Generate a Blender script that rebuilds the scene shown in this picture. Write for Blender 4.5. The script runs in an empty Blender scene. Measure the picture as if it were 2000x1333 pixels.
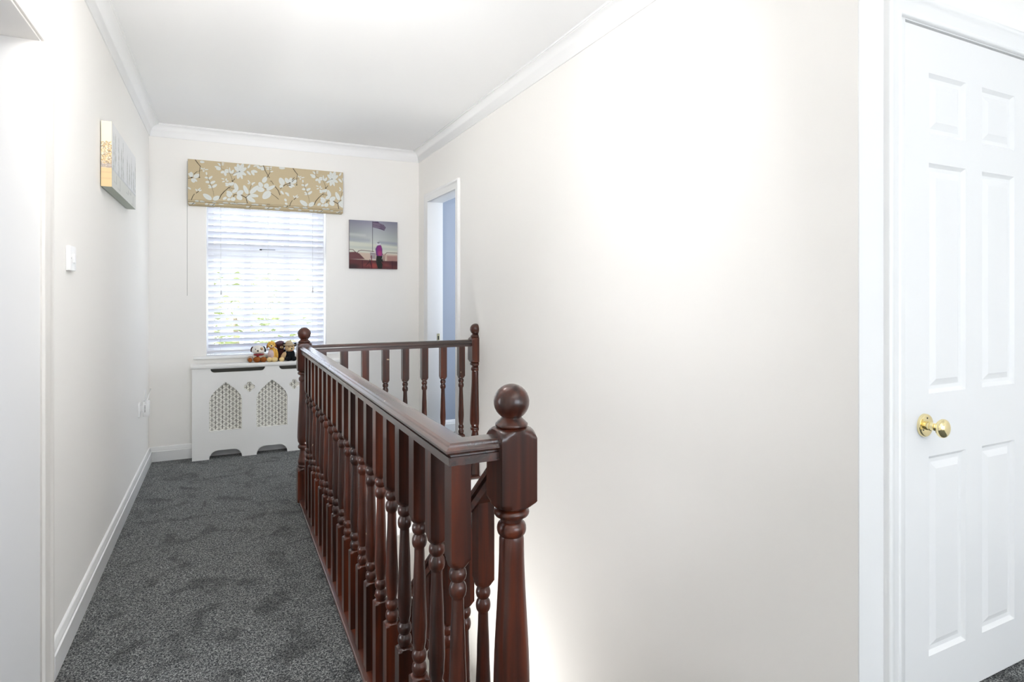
import bpy, bmesh, math, random
import numpy as np
from mathutils import Vector, Matrix

# ------------------------------------------------------------------ scene, camera, world, lights
scene = bpy.context.scene
COL = scene.collection
random.seed(4)
PI = math.pi
YAW = math.atan(560 / 1159)
cam_data = bpy.data.cameras.new('camera')
cam_data.sensor_width = 36
cam_data.lens = 36 * 1159 / 2000
cam_data.shift_y = -(666.5 - 578) / 2000
cam_data.clip_start = 0.02
cam = bpy.data.objects.new('camera', cam_data)
cam.location = (0, 0, 1.2)
cam.rotation_euler = (PI / 2, 0, -YAW)
COL.objects.link(cam)
scene.camera = cam

scene.view_settings.view_transform = 'Standard'
scene.view_settings.look = 'None'
scene.view_settings.gamma = 1
scene.view_settings.use_curve_mapping = False
scene.view_settings.exposure = 0.28
scene.cycles.use_denoising = True
scene.cycles.max_bounces = 14
scene.cycles.diffuse_bounces = 8
scene.cycles.glossy_bounces = 4
scene.cycles.caustics_reflective = False
scene.cycles.caustics_refractive = False
scene.cycles.sample_clamp_indirect = 8

world = bpy.data.worlds.new('daylight')
scene.world = world
world.use_nodes = True
bg = world.node_tree.nodes['Background']
bg.inputs['Color'].default_value = (0.80, 0.89, 1.0, 1)
bg.inputs['Strength'].default_value = 5.444


def area(name, loc, rot, sx, sy, power, color, portal=False):
    d = bpy.data.lights.new(name, 'AREA')
    d.shape = 'RECTANGLE'
    d.size, d.size_y = sx, sy
    d.energy = power
    d.color = color
    o = bpy.data.objects.new(name, d)
    o.location = loc
    o.rotation_euler = rot
    COL.objects.link(o)
    if portal:
        d.cycles.is_portal = True
    return o


# sky portals in the real window openings
area('portal_landing_window', (0.305, 5.21, 1.35), (-PI / 2, 0, 0), 0.88, 1.22, 1, (1, 1, 1), True)
area('portal_rear_window', (1.35, -2.72, 1.45), (PI / 2, 0, 0), 2.3, 1.5, 1, (1, 1, 1), True)
area('portal_blue_room_window', (3.32, 4.2, 1.45), (0, PI / 2, 0), 1.3, 1.1, 1, (1, 1, 1), True)


def lamp(name, loc, power, radius, color):
    d = bpy.data.lights.new(name, 'POINT')
    d.energy = power
    d.shadow_soft_size = radius
    d.color = color
    o = bpy.data.objects.new(name, d)
    o.location = loc
    COL.objects.link(o)
    return o


lamp('landing_lamp_light', (1.15, 0.05, 2.10), 2.34, 0.14, (1.0, 0.90, 0.76))
lamp('walkway_fill_light', (0.20, 1.92, 2.15), 8.24, 0.12, (1.0, 0.985, 0.965))  # added out of view to lift the far end of the walkway
lamp('hall_fill_light', (0.0, 4.0, -0.75), 4.21, 0.15, (1.0, 0.97, 0.92))  # unseen point light, put in to brighten the hall below
area('grey_room_fill_light', (-2.66, 1.85, 1.15), (0, -PI / 2, 0), 1.4, 1.7, 37.81, (0.96, 0.97, 1.0))  # area light added in a windowless room, reaching the right wall
area('rear_fill_light', (2.1, -2.2, 0.95), (PI / 2 + 0.05, 0, 0.36), 2.4, 1.2, 10.15, (1, 1, 1))  # invented soft source behind the camera, fills the far walls
area('ceiling_fill_near', (0.5, -0.8, 1.70), (PI, 0, 0), 0.35, 0.35, 19.05, (1, 0.95, 0.88))  # unseen upward fill without a fitting, added to brighten the ceiling
_d = bpy.data.lights.new('ceiling_fill_spot', 'SPOT')  # spot put in off-frame to light the far ceiling
_d.energy = 140.78; _d.spot_size = math.radians(56); _d.spot_blend = 1.0; _d.shadow_soft_size = 0.12; _d.color = (1, 0.98, 0.97)
_o = bpy.data.objects.new('ceiling_fill_spot', _d)
_o.location = (-0.36, 0.62, 1.55)
_o.rotation_euler = (Vector((0.70, 4.0, 2.5)) - Vector((-0.36, 0.62, 1.55))).to_track_quat('-Z', 'Y').to_euler()
COL.objects.link(_o)
_d = bpy.data.lights.new('garden_sun', 'SUN')
_d.energy = 16.33; _d.angle = 0.01; _d.color = (1, 0.96, 0.9)
_o = bpy.data.objects.new('garden_sun', _d)
_o.rotation_euler = Vector((0.68, 0.0, -0.73)).to_track_quat('-Z', 'Y').to_euler()
COL.objects.link(_o)
_v = Vector((0.0, 0.95, -0.42))
area('far_end_fill_light', (0.34, 1.30, 2.16), _v.to_track_quat('-Z', 'Y').to_euler(), 0.95, 0.30, 15, (0.98, 0.99, 1.0))  # fill light added just above the view for the far end
area('stairwell_fill_light', (0.86, 3.1, -1.35), (PI, 0, 0), 0.5, 0.9, 18.95, (1, 0.99, 0.97))  # unseen upward light added in the stairwell, lifts the far ceiling
area('blue_room_fill_light', (3.10, 4.05, 1.3), (0, PI / 2, 0), 1.3, 0.9, 8.69, (0.93, 0.97, 1.0))  # extra light added in the blue room, spilling through its doorway




# ------------------------------------------------------------------ helpers
def empty(name, loc=(0, 0, 0), rz=0, parent=None):
    o = bpy.data.objects.new(name, None)
    o.location = loc
    o.rotation_euler = (0, 0, rz)
    o.empty_display_size = 0.05
    COL.objects.link(o)
    if parent:
        o.parent = parent
    return o


def tag(o, label=None, cat=None, group=None, kind=None):
    if label: o['label'] = label
    if cat: o['category'] = cat
    if group: o['group'] = group
    if kind: o['kind'] = kind
    return o


def link(name, me, m=None, parent=None, loc=None):
    o = bpy.data.objects.new(name, me)
    COL.objects.link(o)
    if m is not None and len(me.materials) == 0:
        me.materials.append(m)
    if parent is not None:
        o.parent = parent
    if loc is not None:
        o.location = loc
    return o


def mesh_of(bm, name, smooth=None):
    me = bpy.data.meshes.new(name)
    bmesh.ops.recalc_face_normals(bm, faces=bm.faces)
    bm.to_mesh(me)
    bm.free()
    if smooth is not None:
        me.polygons.foreach_set('use_smooth', [True] * len(me.polygons))
        me.set_sharp_from_angle(angle=math.radians(smooth))
    return me


def obj(name, bm, m, parent=None, smooth=None, loc=None):
    return link(name, mesh_of(bm, name, smooth), m, parent, loc)


def box(bm, x0, x1, y0, y1, z0, z1, bev=0.0, seg=2):
    r = bmesh.ops.create_cube(bm, size=1)
    bmesh.ops.scale(bm, vec=(x1 - x0, y1 - y0, z1 - z0), verts=r['verts'])
    bmesh.ops.translate(bm, vec=((x0 + x1) / 2, (y0 + y1) / 2, (z0 + z1) / 2), verts=r['verts'])
    if bev > 0:
        es = list({e for v in r['verts'] for e in v.link_edges})
        bmesh.ops.bevel(bm, geom=es, offset=bev, segments=seg, affect='EDGES', profile=0.5)


def boxobj(name, dims, m, parent=None, bev=0.0, smooth=None):
    bm = bmesh.new()
    if not isinstance(dims[0], (tuple, list)):
        dims = [dims]
    for d in dims:
        box(bm, *d, bev=bev)
    return obj(name, bm, m, parent, smooth if smooth else (40 if bev else None))


def sweep(path, prof, to3d, closed_prof=True):
    """mitred sweep: path of 2-D points, profile of (a = offset to the right of the path, b = height)."""
    n = len(path)
    dirs = []
    for i in range(n - 1):
        d = Vector(path[i + 1]) - Vector(path[i])
        dirs.append(d.normalized())
    bm = bmesh.new()
    rings = []
    for i in range(n):
        if i == 0:
            nn = Vector((dirs[0].y, -dirs[0].x)); k = 1
        elif i == n - 1:
            nn = Vector((dirs[-1].y, -dirs[-1].x)); k = 1
        else:
            n1 = Vector((dirs[i - 1].y, -dirs[i - 1].x)); n2 = Vector((dirs[i].y, -dirs[i].x))
            nn = (n1 + n2).normalized(); k = 1 / max(0.2, nn.dot(n1))
        ring = []
        for a, b in prof:
            p = Vector(path[i]) + nn * (a * k)
            ring.append(bm.verts.new(to3d(p.x, p.y, b)))
        rings.append(ring)
    m = len(prof)
    for i in range(n - 1):
        for j in range(m if closed_prof else m - 1):
            bm.faces.new((rings[i][j], rings[i][(j + 1) % m], rings[i + 1][(j + 1) % m], rings[i + 1][j]))
    if closed_prof:
        bm.faces.new(rings[0])
        bm.faces.new(rings[-1])
    return bm


def turned(bm, secs, n=32, cx=0, cy=0):
    """secs = (z, radius, half-side or None). Square stock with the turned profile cut out of it."""
    rings = []
    for z, R, h in secs:
        ring = []
        for k in range(n):
            t = 2 * PI * k / n + PI / 4
            r = R
            if h is not None:
                r = min(h / max(abs(math.cos(t)), abs(math.sin(t))), R)
            ring.append(bm.verts.new((cx + r * math.cos(t), cy + r * math.sin(t), z)))
        rings.append(ring)
    for a, b in zip(rings, rings[1:]):
        for k in range(n):
            bm.faces.new((a[k], a[(k + 1) % n], b[(k + 1) % n], b[k]))
    bm.faces.new(rings[0])
    bm.faces.new(rings[-1])


def bead(z0, z1, r0, r1, n=6):
    """bulging ring between z0 and z1: r0 at its ends, r1 in the middle."""
    out = []
    for i in range(n + 1):
        t = i / n
        out.append((z0 + (z1 - z0) * t, r0 + (r1 - r0) * math.sin(PI * t) ** 0.6, None))
    return out


def lerp(secs, n=8):
    """smooth run through (z, r) points."""
    out = []
    for (z0, r0), (z1, r1) in zip(secs, secs[1:]):
        for i in range(n):
            t = i / n
            s = t * t * (3 - 2 * t)
            out.append((z0 + (z1 - z0) * t, r0 + (r1 - r0) * s, None))
    out.append((secs[-1][0], secs[-1][1], None))
    return out


def tube(bm, pts, r, n=8):
    pts = [Vector(p) for p in pts]
    rings = []
    for i, p in enumerate(pts):
        d = (pts[min(i + 1, len(pts) - 1)] - pts[max(i - 1, 0)]).normalized()
        up = Vector((0, 0, 1)) if abs(d.z) < 0.9 else Vector((1, 0, 0))
        a = d.cross(up).normalized(); b = d.cross(a).normalized()
        rr = r[i] if isinstance(r, (list, tuple)) else r
        rings.append([bm.verts.new(p + (a * math.cos(2 * PI * k / n) + b * math.sin(2 * PI * k / n)) * rr) for k in range(n)])
    for x, y in zip(rings, rings[1:]):
        for k in range(n):
            bm.faces.new((x[k], x[(k + 1) % n], y[(k + 1) % n], y[k]))
    bm.faces.new(rings[0]); bm.faces.new(rings[-1])


def outline(name, loops, depth, m, parent, to3d):
    """flat board cut to loops (first = outside, the others = holes), with real thickness."""
    cu = bpy.data.curves.new(name, 'CURVE')
    cu.dimensions = '2D'
    cu.fill_mode = 'BOTH'
    cu.extrude = depth / 2
    for lp in loops:
        s = cu.splines.new('POLY')
        s.points.add(len(lp) - 1)
        for i, (x, y) in enumerate(lp):
            s.points[i].co = (x, y, 0, 1)
        s.use_cyclic_u = True
    o = bpy.data.objects.new(name, cu)
    COL.objects.link(o)
    bpy.context.view_layer.update()
    me = bpy.data.meshes.new_from_object(o.evaluated_get(bpy.context.evaluated_depsgraph_get()))
    bpy.data.objects.remove(o)
    me.transform(to3d)
    me.materials.clear()
    return link(name, me, m, parent)


FRONT = Matrix(((1, 0, 0, 0), (0, 0, -1, 0), (0, 1, 0, 0), (0, 0, 0, 1)))   # x,y,z -> x,-z,y  (board facing -Y)


def ico(name, parent, loc, sc, m, rot=(0, 0, 0), sub=3):
    bm = bmesh.new()
    bmesh.ops.create_icosphere(bm, subdivisions=sub, radius=1)
    M = Matrix.Translation(loc) @ (Matrix.Rotation(rot[2], 4, 'Z') @ Matrix.Rotation(rot[1], 4, 'Y') @ Matrix.Rotation(rot[0], 4, 'X')) @ Matrix.Diagonal((sc[0], sc[1], sc[2], 1))
    bmesh.ops.transform(bm, matrix=M, verts=bm.verts)
    return obj(name, bm, m, parent, smooth=180)


# ------------------------------------------------------------------ materials
def srgb(r, g, b):
    f = lambda c: (c / 255 / 12.92) if c / 255 <= 0.04045 else ((c / 255 + 0.055) / 1.055) ** 2.4
    return (f(r), f(g), f(b), 1)


def mat(name, color, rough=0.5, metal=0.0, noise=0.0, scale=6.0, bump=0.0, bscale=120.0, coat=0.0, spec=0.5, trans=0.0):
    m = bpy.data.materials.new(name)
    m.use_nodes = True
    nt = m.node_tree
    p = nt.nodes['Principled BSDF']
    p.inputs['Base Color'].default_value = color
    p.inputs['Roughness'].default_value = rough
    p.inputs['Metallic'].default_value = metal
    p.inputs['Coat Weight'].default_value = coat
    p.inputs['Specular IOR Level'].default_value = spec
    tc = nt.nodes.new('ShaderNodeTexCoord')
    if noise > 0:
        n = nt.nodes.new('ShaderNodeTexNoise'); n.inputs['Scale'].default_value = scale; n.inputs['Detail'].default_value = 4
        nt.links.new(tc.outputs['Object'], n.inputs['Vector'])
        mx = nt.nodes.new('ShaderNodeMix'); mx.data_type = 'RGBA'
        mx.inputs['A'].default_value = tuple(c * (1 - noise) for c in color[:3]) + (1,)
        mx.inputs['B'].default_value = tuple(min(1, c * (1 + noise)) for c in color[:3]) + (1,)
        nt.links.new(n.outputs['Fac'], mx.inputs['Factor'])
        nt.links.new(mx.outputs['Result'], p.inputs['Base Color'])
    if bump > 0:
        n2 = nt.nodes.new('ShaderNodeTexNoise'); n2.inputs['Scale'].default_value = bscale; n2.inputs['Detail'].default_value = 3
        nt.links.new(tc.outputs['Object'], n2.inputs['Vector'])
        b = nt.nodes.new('ShaderNodeBump'); b.inputs['Strength'].default_value = bump; b.inputs['Distance'].default_value = 0.002
        nt.links.new(n2.outputs['Fac'], b.inputs['Height'])
        nt.links.new(b.outputs['Normal'], p.inputs['Normal'])
    if trans > 0:
        p.inputs['Transmission Weight'].default_value = trans
    return m


M_WALL = mat('cream_wall_paint', (0.87, 0.852, 0.822, 1), 0.85, noise=0.008, scale=2, bump=0.05, bscale=60, spec=0.25)
M_CEIL = mat('white_ceiling_paint', (0.90, 0.90, 0.90, 1), 0.9, noise=0.006, scale=2, bump=0.04, bscale=50, spec=0.2)
M_GLOSS = mat('white_satin_woodwork', (0.82, 0.82, 0.815, 1), 0.35, noise=0.006, scale=4)
M_JAMB = mat('warm_white_woodwork', (0.76, 0.735, 0.70, 1), 0.4, noise=0.006, scale=4)
M_BLUE = mat('blue_wall_paint', srgb(160, 168, 182), 0.85, noise=0.01, scale=2)
M_GREYROOM = mat('grey_blue_wall_paint', srgb(176, 184, 198), 0.85, noise=0.01, scale=2)
M_COVER = mat('off_white_cover_paint', (0.85, 0.845, 0.825, 1), 0.45, noise=0.006, scale=5)
M_GRILLE = mat('cream_grille_board', (0.82, 0.80, 0.73, 1), 0.6, noise=0.01, scale=8)
M_SLAT = mat('white_blind_slat', (0.72, 0.73, 0.79, 1), 0.4, noise=0.005, scale=5)
M_UPVC = mat('white_window_frame', (0.82, 0.83, 0.85, 1), 0.3, noise=0.005, scale=5)
M_CORD = mat('pale_cord', (0.6, 0.6, 0.58, 1), 0.8, noise=0.02)
M_DARKCORD = mat('grey_pull_cord', (0.20, 0.20, 0.19, 1), 0.7, noise=0.02)
M_PLASTIC = mat('white_plastic', (0.85, 0.845, 0.835, 1), 0.3, noise=0.004)
M_GREYPL = mat('pale_grey_plastic', (0.55, 0.55, 0.55, 1), 0.4, noise=0.01)
M_BLACK = mat('black_metal', (0.02, 0.02, 0.02, 1), 0.35, noise=0.05)
M_BRASS = mat('polished_brass', (0.93, 0.80, 0.46, 1), 0.08, metal=1.0, noise=0.02)
M_LAMPMETAL = mat('lamp_fitting', (0.8, 0.8, 0.78, 1), 0.3, metal=1, noise=0.01)
M_TRUNK = mat('tree_bark', (0.18, 0.13, 0.09, 1), 0.9, noise=0.2, bump=0.5, bscale=20)
M_BOUNCE = mat('pale_bounce_ground', (0.50, 0.50, 0.44, 1), 0.9, noise=0.3, scale=9, bump=0.4, bscale=60)  # ground made pale so daylight bounces up to the ceiling
M_LEAF = mat('green_leaf', (0.09, 0.13, 0.04, 1), 0.6, noise=0.35, scale=2.5)
M_LEAF2 = mat('yellow_green_leaf', (0.15, 0.18, 0.05, 1), 0.6, noise=0.3, scale=2.5)
M_GLASS = mat('window_glass', (1, 1, 1, 1), 0.0, trans=1.0)
M_GLASS.node_tree.nodes['Principled BSDF'].inputs['IOR'].default_value = 1.0


def wood(name, dark, mid, red, axis='Z', rough=0.15, coat=0.55, relief=0.12, ior=1.5):
    m = bpy.data.materials.new(name)
    m.use_nodes = True
    nt = m.node_tree
    N, Lk = nt.nodes, nt.links
    p = N['Principled BSDF']
    tc = N.new('ShaderNodeTexCoord')
    info = N.new('ShaderNodeObjectInfo')
    add = N.new('ShaderNodeVectorMath'); add.operation = 'ADD'
    mul = N.new('ShaderNodeVectorMath'); mul.operation = 'SCALE'; mul.inputs['Scale'].default_value = 7.0
    Lk.new(info.outputs['Location'], mul.inputs[0])
    Lk.new(tc.outputs['Object'], add.inputs[0]); Lk.new(mul.outputs['Vector'], add.inputs[1])
    mp = N.new('ShaderNodeMapping')
    sc = {'Z': (22, 22, 1.3), 'Y': (22, 1.3, 22), 'X': (1.3, 22, 22)}[axis]
    mp.inputs['Scale'].default_value = sc
    Lk.new(add.outputs['Vector'], mp.inputs['Vector'])
    n = N.new('ShaderNodeTexNoise'); n.inputs['Scale'].default_value = 1.6; n.inputs['Detail'].default_value = 7; n.inputs['Distortion'].default_value = 0.6
    Lk.new(mp.outputs['Vector'], n.inputs['Vector'])
    cr = N.new('ShaderNodeValToRGB')
    cr.color_ramp.elements[0].position = 0.30; cr.color_ramp.elements[0].color = dark
    cr.color_ramp.elements[1].position = 0.72; cr.color_ramp.elements[1].color = red
    e = cr.color_ramp.elements.new(0.5); e.color = mid
    Lk.new(n.outputs['Fac'], cr.inputs['Fac'])
    # each piece of timber a little lighter or redder than the next
    hs = N.new('ShaderNodeHueSaturation')
    mr = N.new('ShaderNodeMapRange'); mr.inputs['To Min'].default_value = 0.75; mr.inputs['To Max'].default_value = 1.3
    Lk.new(info.outputs['Random'], mr.inputs['Value'])
    Lk.new(mr.outputs['Result'], hs.inputs['Value'])
    Lk.new(cr.outputs['Color'], hs.inputs['Color'])
    # pale chips in the stain
    nc = N.new('ShaderNodeTexNoise'); nc.inputs['Scale'].default_value = 34; nc.inputs['Detail'].default_value = 1
    Lk.new(add.outputs['Vector'], nc.inputs['Vector'])
    cc = N.new('ShaderNodeValToRGB'); cc.color_ramp.elements[0].position = 0.80; cc.color_ramp.elements[1].position = 0.815
    Lk.new(nc.outputs['Fac'], cc.inputs['Fac'])
    mx = N.new('ShaderNodeMix'); mx.data_type = 'RGBA'
    mx.inputs['B'].default_value = (0.45, 0.33, 0.22, 1)
    Lk.new(cc.outputs['Color'], mx.inputs['Factor'])
    Lk.new(hs.outputs['Color'], mx.inputs['A'])
    Lk.new(mx.outputs['Result'], p.inputs['Base Color'])
    p.inputs['Roughness'].default_value = rough + 0.18
    p.inputs['Coat Weight'].default_value = coat
    p.inputs['Coat IOR'].default_value = ior
    p.inputs['Coat Roughness'].default_value = rough
    p.inputs['Specular IOR Level'].default_value = 0.35
    b = N.new('ShaderNodeBump'); b.inputs['Strength'].default_value = 0.094; b.inputs['Distance'].default_value = 0.001
    Lk.new(n.outputs['Fac'], b.inputs['Height'])
    Lk.new(b.outputs['Normal'], p.inputs['Normal'])
    Lk.new(b.outputs['Normal'], p.inputs['Coat Normal'])
    return m


W_D, W_M, W_R = (0.015, 0.0040, 0.0022, 1), (0.046, 0.0105, 0.0048, 1), (0.108, 0.021, 0.0065, 1)
M_WOODZ = wood('mahogany_stain', W_D, W_M, W_R, 'Z')
M_WOODY = wood('mahogany_stain_rail', W_D, W_M, W_R, 'Y', 0.20, 1.0, 0.02, 2.0)
M_WOODX = wood('mahogany_stain_cross', W_D, W_M, W_R, 'X', 0.2, 1.0, 0.02, 1.6)


def carpet():
    m = bpy.data.materials.new('grey_speckled_carpet')
    m.use_nodes = True
    nt = m.node_tree; N, Lk = nt.nodes, nt.links
    p = N['Principled BSDF']
    tc = N.new('ShaderNodeTexCoord')
    n = N.new('ShaderNodeTexNoise'); n.inputs['Scale'].default_value = 190; n.inputs['Detail'].default_value = 2; n.inputs['Distortion'].default_value = 1.2
    Lk.new(tc.outputs['Object'], n.inputs['Vector'])
    cr = N.new('ShaderNodeValToRGB')
    cr.color_ramp.elements[0].position = 0.41; cr.color_ramp.elements[0].color = (0.010, 0.012, 0.014, 1)
    cr.color_ramp.elements[1].position = 0.615; cr.color_ramp.elements[1].color = (0.34, 0.35, 0.335, 1)
    e = cr.color_ramp.elements.new(0.50); e.color = (0.062, 0.067, 0.070, 1)
    Lk.new(n.outputs['Fac'], cr.inputs['Fac'])
    n2 = N.new('ShaderNodeTexNoise'); n2.inputs['Scale'].default_value = 7.0; n2.inputs['Detail'].default_value = 4; n2.inputs['Distortion'].default_value = 0.8
    Lk.new(tc.outputs['Object'], n2.inputs['Vector'])
    mr = N.new('ShaderNodeMapRange'); mr.inputs['From Min'].default_value = 0.34; mr.inputs['From Max'].default_value = 0.49
    mr.inputs['To Min'].default_value = 0.50; mr.inputs['To Max'].default_value = 1.0
    Lk.new(n2.outputs['Fac'], mr.inputs['Value'])
    mx = N.new('ShaderNodeMix'); mx.data_type = 'RGBA'; mx.blend_type = 'MULTIPLY'; mx.inputs['Factor'].default_value = 1
    Lk.new(cr.outputs['Color'], mx.inputs['A']); Lk.new(mr.outputs['Result'], mx.inputs['B'])
    Lk.new(mx.outputs['Result'], p.inputs['Base Color'])
    p.inputs['Roughness'].default_value = 1
    p.inputs['Specular IOR Level'].default_value = 0.1
    p.inputs['Sheen Weight'].default_value = 0.15
    b = N.new('ShaderNodeBump'); b.inputs['Strength'].default_value = 0.7; b.inputs['Distance'].default_value = 0.006
    Lk.new(n.outputs['Fac'], b.inputs['Height'])
    Lk.new(b.outputs['Normal'], p.inputs['Normal'])
    return m


M_CARPET = carpet()


def printed(name, rough=0.8, weave=0.0):
    m = bpy.data.materials.new(name)
    m.use_nodes = True
    nt = m.node_tree
    p = nt.nodes['Principled BSDF']
    a = nt.nodes.new('ShaderNodeAttribute'); a.attribute_name = 'print'
    nt.links.new(a.outputs['Color'], p.inputs['Base Color'])
    p.inputs['Roughness'].default_value = rough
    p.inputs['Specular IOR Level'].default_value = 0.25
    if weave:
        tc = nt.nodes.new('ShaderNodeTexCoord')
        n = nt.nodes.new('ShaderNodeTexNoise'); n.inputs['Scale'].default_value = 400
        nt.links.new(tc.outputs['Object'], n.inputs['Vector'])
        b = nt.nodes.new('ShaderNodeBump'); b.inputs['Strength'].default_value = weave; b.inputs['Distance'].default_value = 0.001
        nt.links.new(n.outputs['Fac'], b.inputs['Height']); nt.links.new(b.outputs['Normal'], p.inputs['Normal'])
    return m


def plush(name, c, var=0.25):
    return mat(name, c, 0.95, noise=var, scale=60, bump=0.9, bscale=220, spec=0.1)


# ------------------------------------------------------------------ print painter (flat prints on cloth and canvas)
class Print:
    def __init__(s, u0, u1, v0, v1, step, base):
        s.nu = int((u1 - u0) / step) + 1; s.nv = int((v1 - v0) / step) + 1
        s.u = np.linspace(u0, u1, s.nu); s.v = np.linspace(v0, v1, s.nv)
        s.U, s.V = np.meshgrid(s.u, s.v)
        s.C = np.ones((s.nv, s.nu, 3)) * np.array(base[:3])
        s.aa = step * 1.0

    def blend(s, sd, col, op=1.0, soft=None, sl=None):
        k = np.clip(0.5 - sd / (soft or s.aa), 0, 1)[..., None] * op
        s.C = s.C * (1 - k) + np.array(col[:3]) * k

    def line(s, x0, y0, x1, y1, w, col, op=1.0, soft=None, w1=None):
        dx, dy = x1 - x0, y1 - y0
        t = np.clip(((s.U - x0) * dx + (s.V - y0) * dy) / (dx * dx + dy * dy + 1e-12), 0, 1)
        d = np.hypot(s.U - x0 - t * dx, s.V - y0 - t * dy)
        ww = w / 2 if w1 is None else (w + (w1 - w) * t) / 2
        s.blend(d - ww, col, op, soft)

    def petal(s, x0, y0, x1, y1, w, col, vein=None, edge=None):
        L = math.hypot(x1 - x0, y1 - y0) + 1e-9
        dx, dy = (x1 - x0) / L, (y1 - y0) / L
        a = ((s.U - x0) * dx + (s.V - y0) * dy) / L
        b = -(s.U - x0) * dy + (s.V - y0) * dx
        aa = np.clip(a, 0, 1)
        hw = w / 2 * np.sqrt(np.clip(np.sin(PI * np.clip(aa, 0, 1) ** 0.85), 0, 1))
        sd = np.where((a < 0) | (a > 1), np.maximum(np.abs(a - 0.5) - 0.5, 0) * L + 0.0006 + np.abs(b), np.abs(b) - hw)
        if edge is not None:
            s.blend(sd - s.aa * 0.8, edge, 0.45)
        s.blend(sd, col, 0.95)
        if vein is not None:
            s.blend(np.where((a > 0.1) & (a < 0.85), np.abs(b) - s.aa * 0.35, 1), vein, 0.25)

    def ell(s, x, y, rx, ry, col, op=1.0, rot=0, soft=None):
        c, n = math.cos(rot), math.sin(rot)
        a = (s.U - x) * c + (s.V - y) * n; b = -(s.U - x) * n + (s.V - y) * c
        d = (np.sqrt((a / rx) ** 2 + (b / ry) ** 2) - 1) * min(rx, ry)
        s.blend(d, col, op, soft)

    def poly(s, pts, col, op=1.0, soft=None):
        inside = np.zeros(s.U.shape, bool); dm = np.full(s.U.shape, 1e9)
        n = len(pts)
        for i in range(n):
            x0, y0 = pts[i]; x1, y1 = pts[(i + 1) % n]
            dx, dy = x1 - x0, y1 - y0
            t = np.clip(((s.U - x0) * dx + (s.V - y0) * dy) / (dx * dx + dy * dy + 1e-12), 0, 1)
            dm = np.minimum(dm, np.hypot(s.U - x0 - t * dx, s.V - y0 - t * dy))
            cond = ((y0 > s.V) != (y1 > s.V)) & (s.U < (x1 - x0) * (s.V - y0) / (y1 - y0 + 1e-12) + x0)
            inside ^= cond
        s.blend(np.where(inside, -dm, dm), col, op, soft)

    def mesh(s, name, place):
        """place(u, v) -> xyz arrays"""
        X, Y, Z = place(s.U, s.V)
        co = np.stack([X, Y, Z], -1).reshape(-1, 3)
        idx = np.arange(s.nu * s.nv).reshape(s.nv, s.nu)
        q = np.stack([idx[:-1, :-1], idx[:-1, 1:], idx[1:, 1:], idx[1:, :-1]], -1).reshape(-1, 4)
        me = bpy.data.meshes.new(name)
        me.vertices.add(len(co)); me.vertices.foreach_set('co', co.astype(np.float32).ravel())
        me.loops.add(q.size); me.loops.foreach_set('vertex_index', q.astype(np.int32).ravel())
        me.polygons.add(len(q)); me.polygons.foreach_set('loop_start', (np.arange(len(q)) * 4).astype(np.int32))
        me.update(calc_edges=True)
        me.polygons.foreach_set('use_smooth', [True] * len(q))
        at = me.color_attributes.new('print', 'FLOAT_COLOR', 'POINT')
        cc = np.ones((s.nu * s.nv, 4), np.float32); cc[:, :3] = s.C.reshape(-1, 3)
        at.data.foreach_set('color', cc.ravel())
        return me

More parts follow.
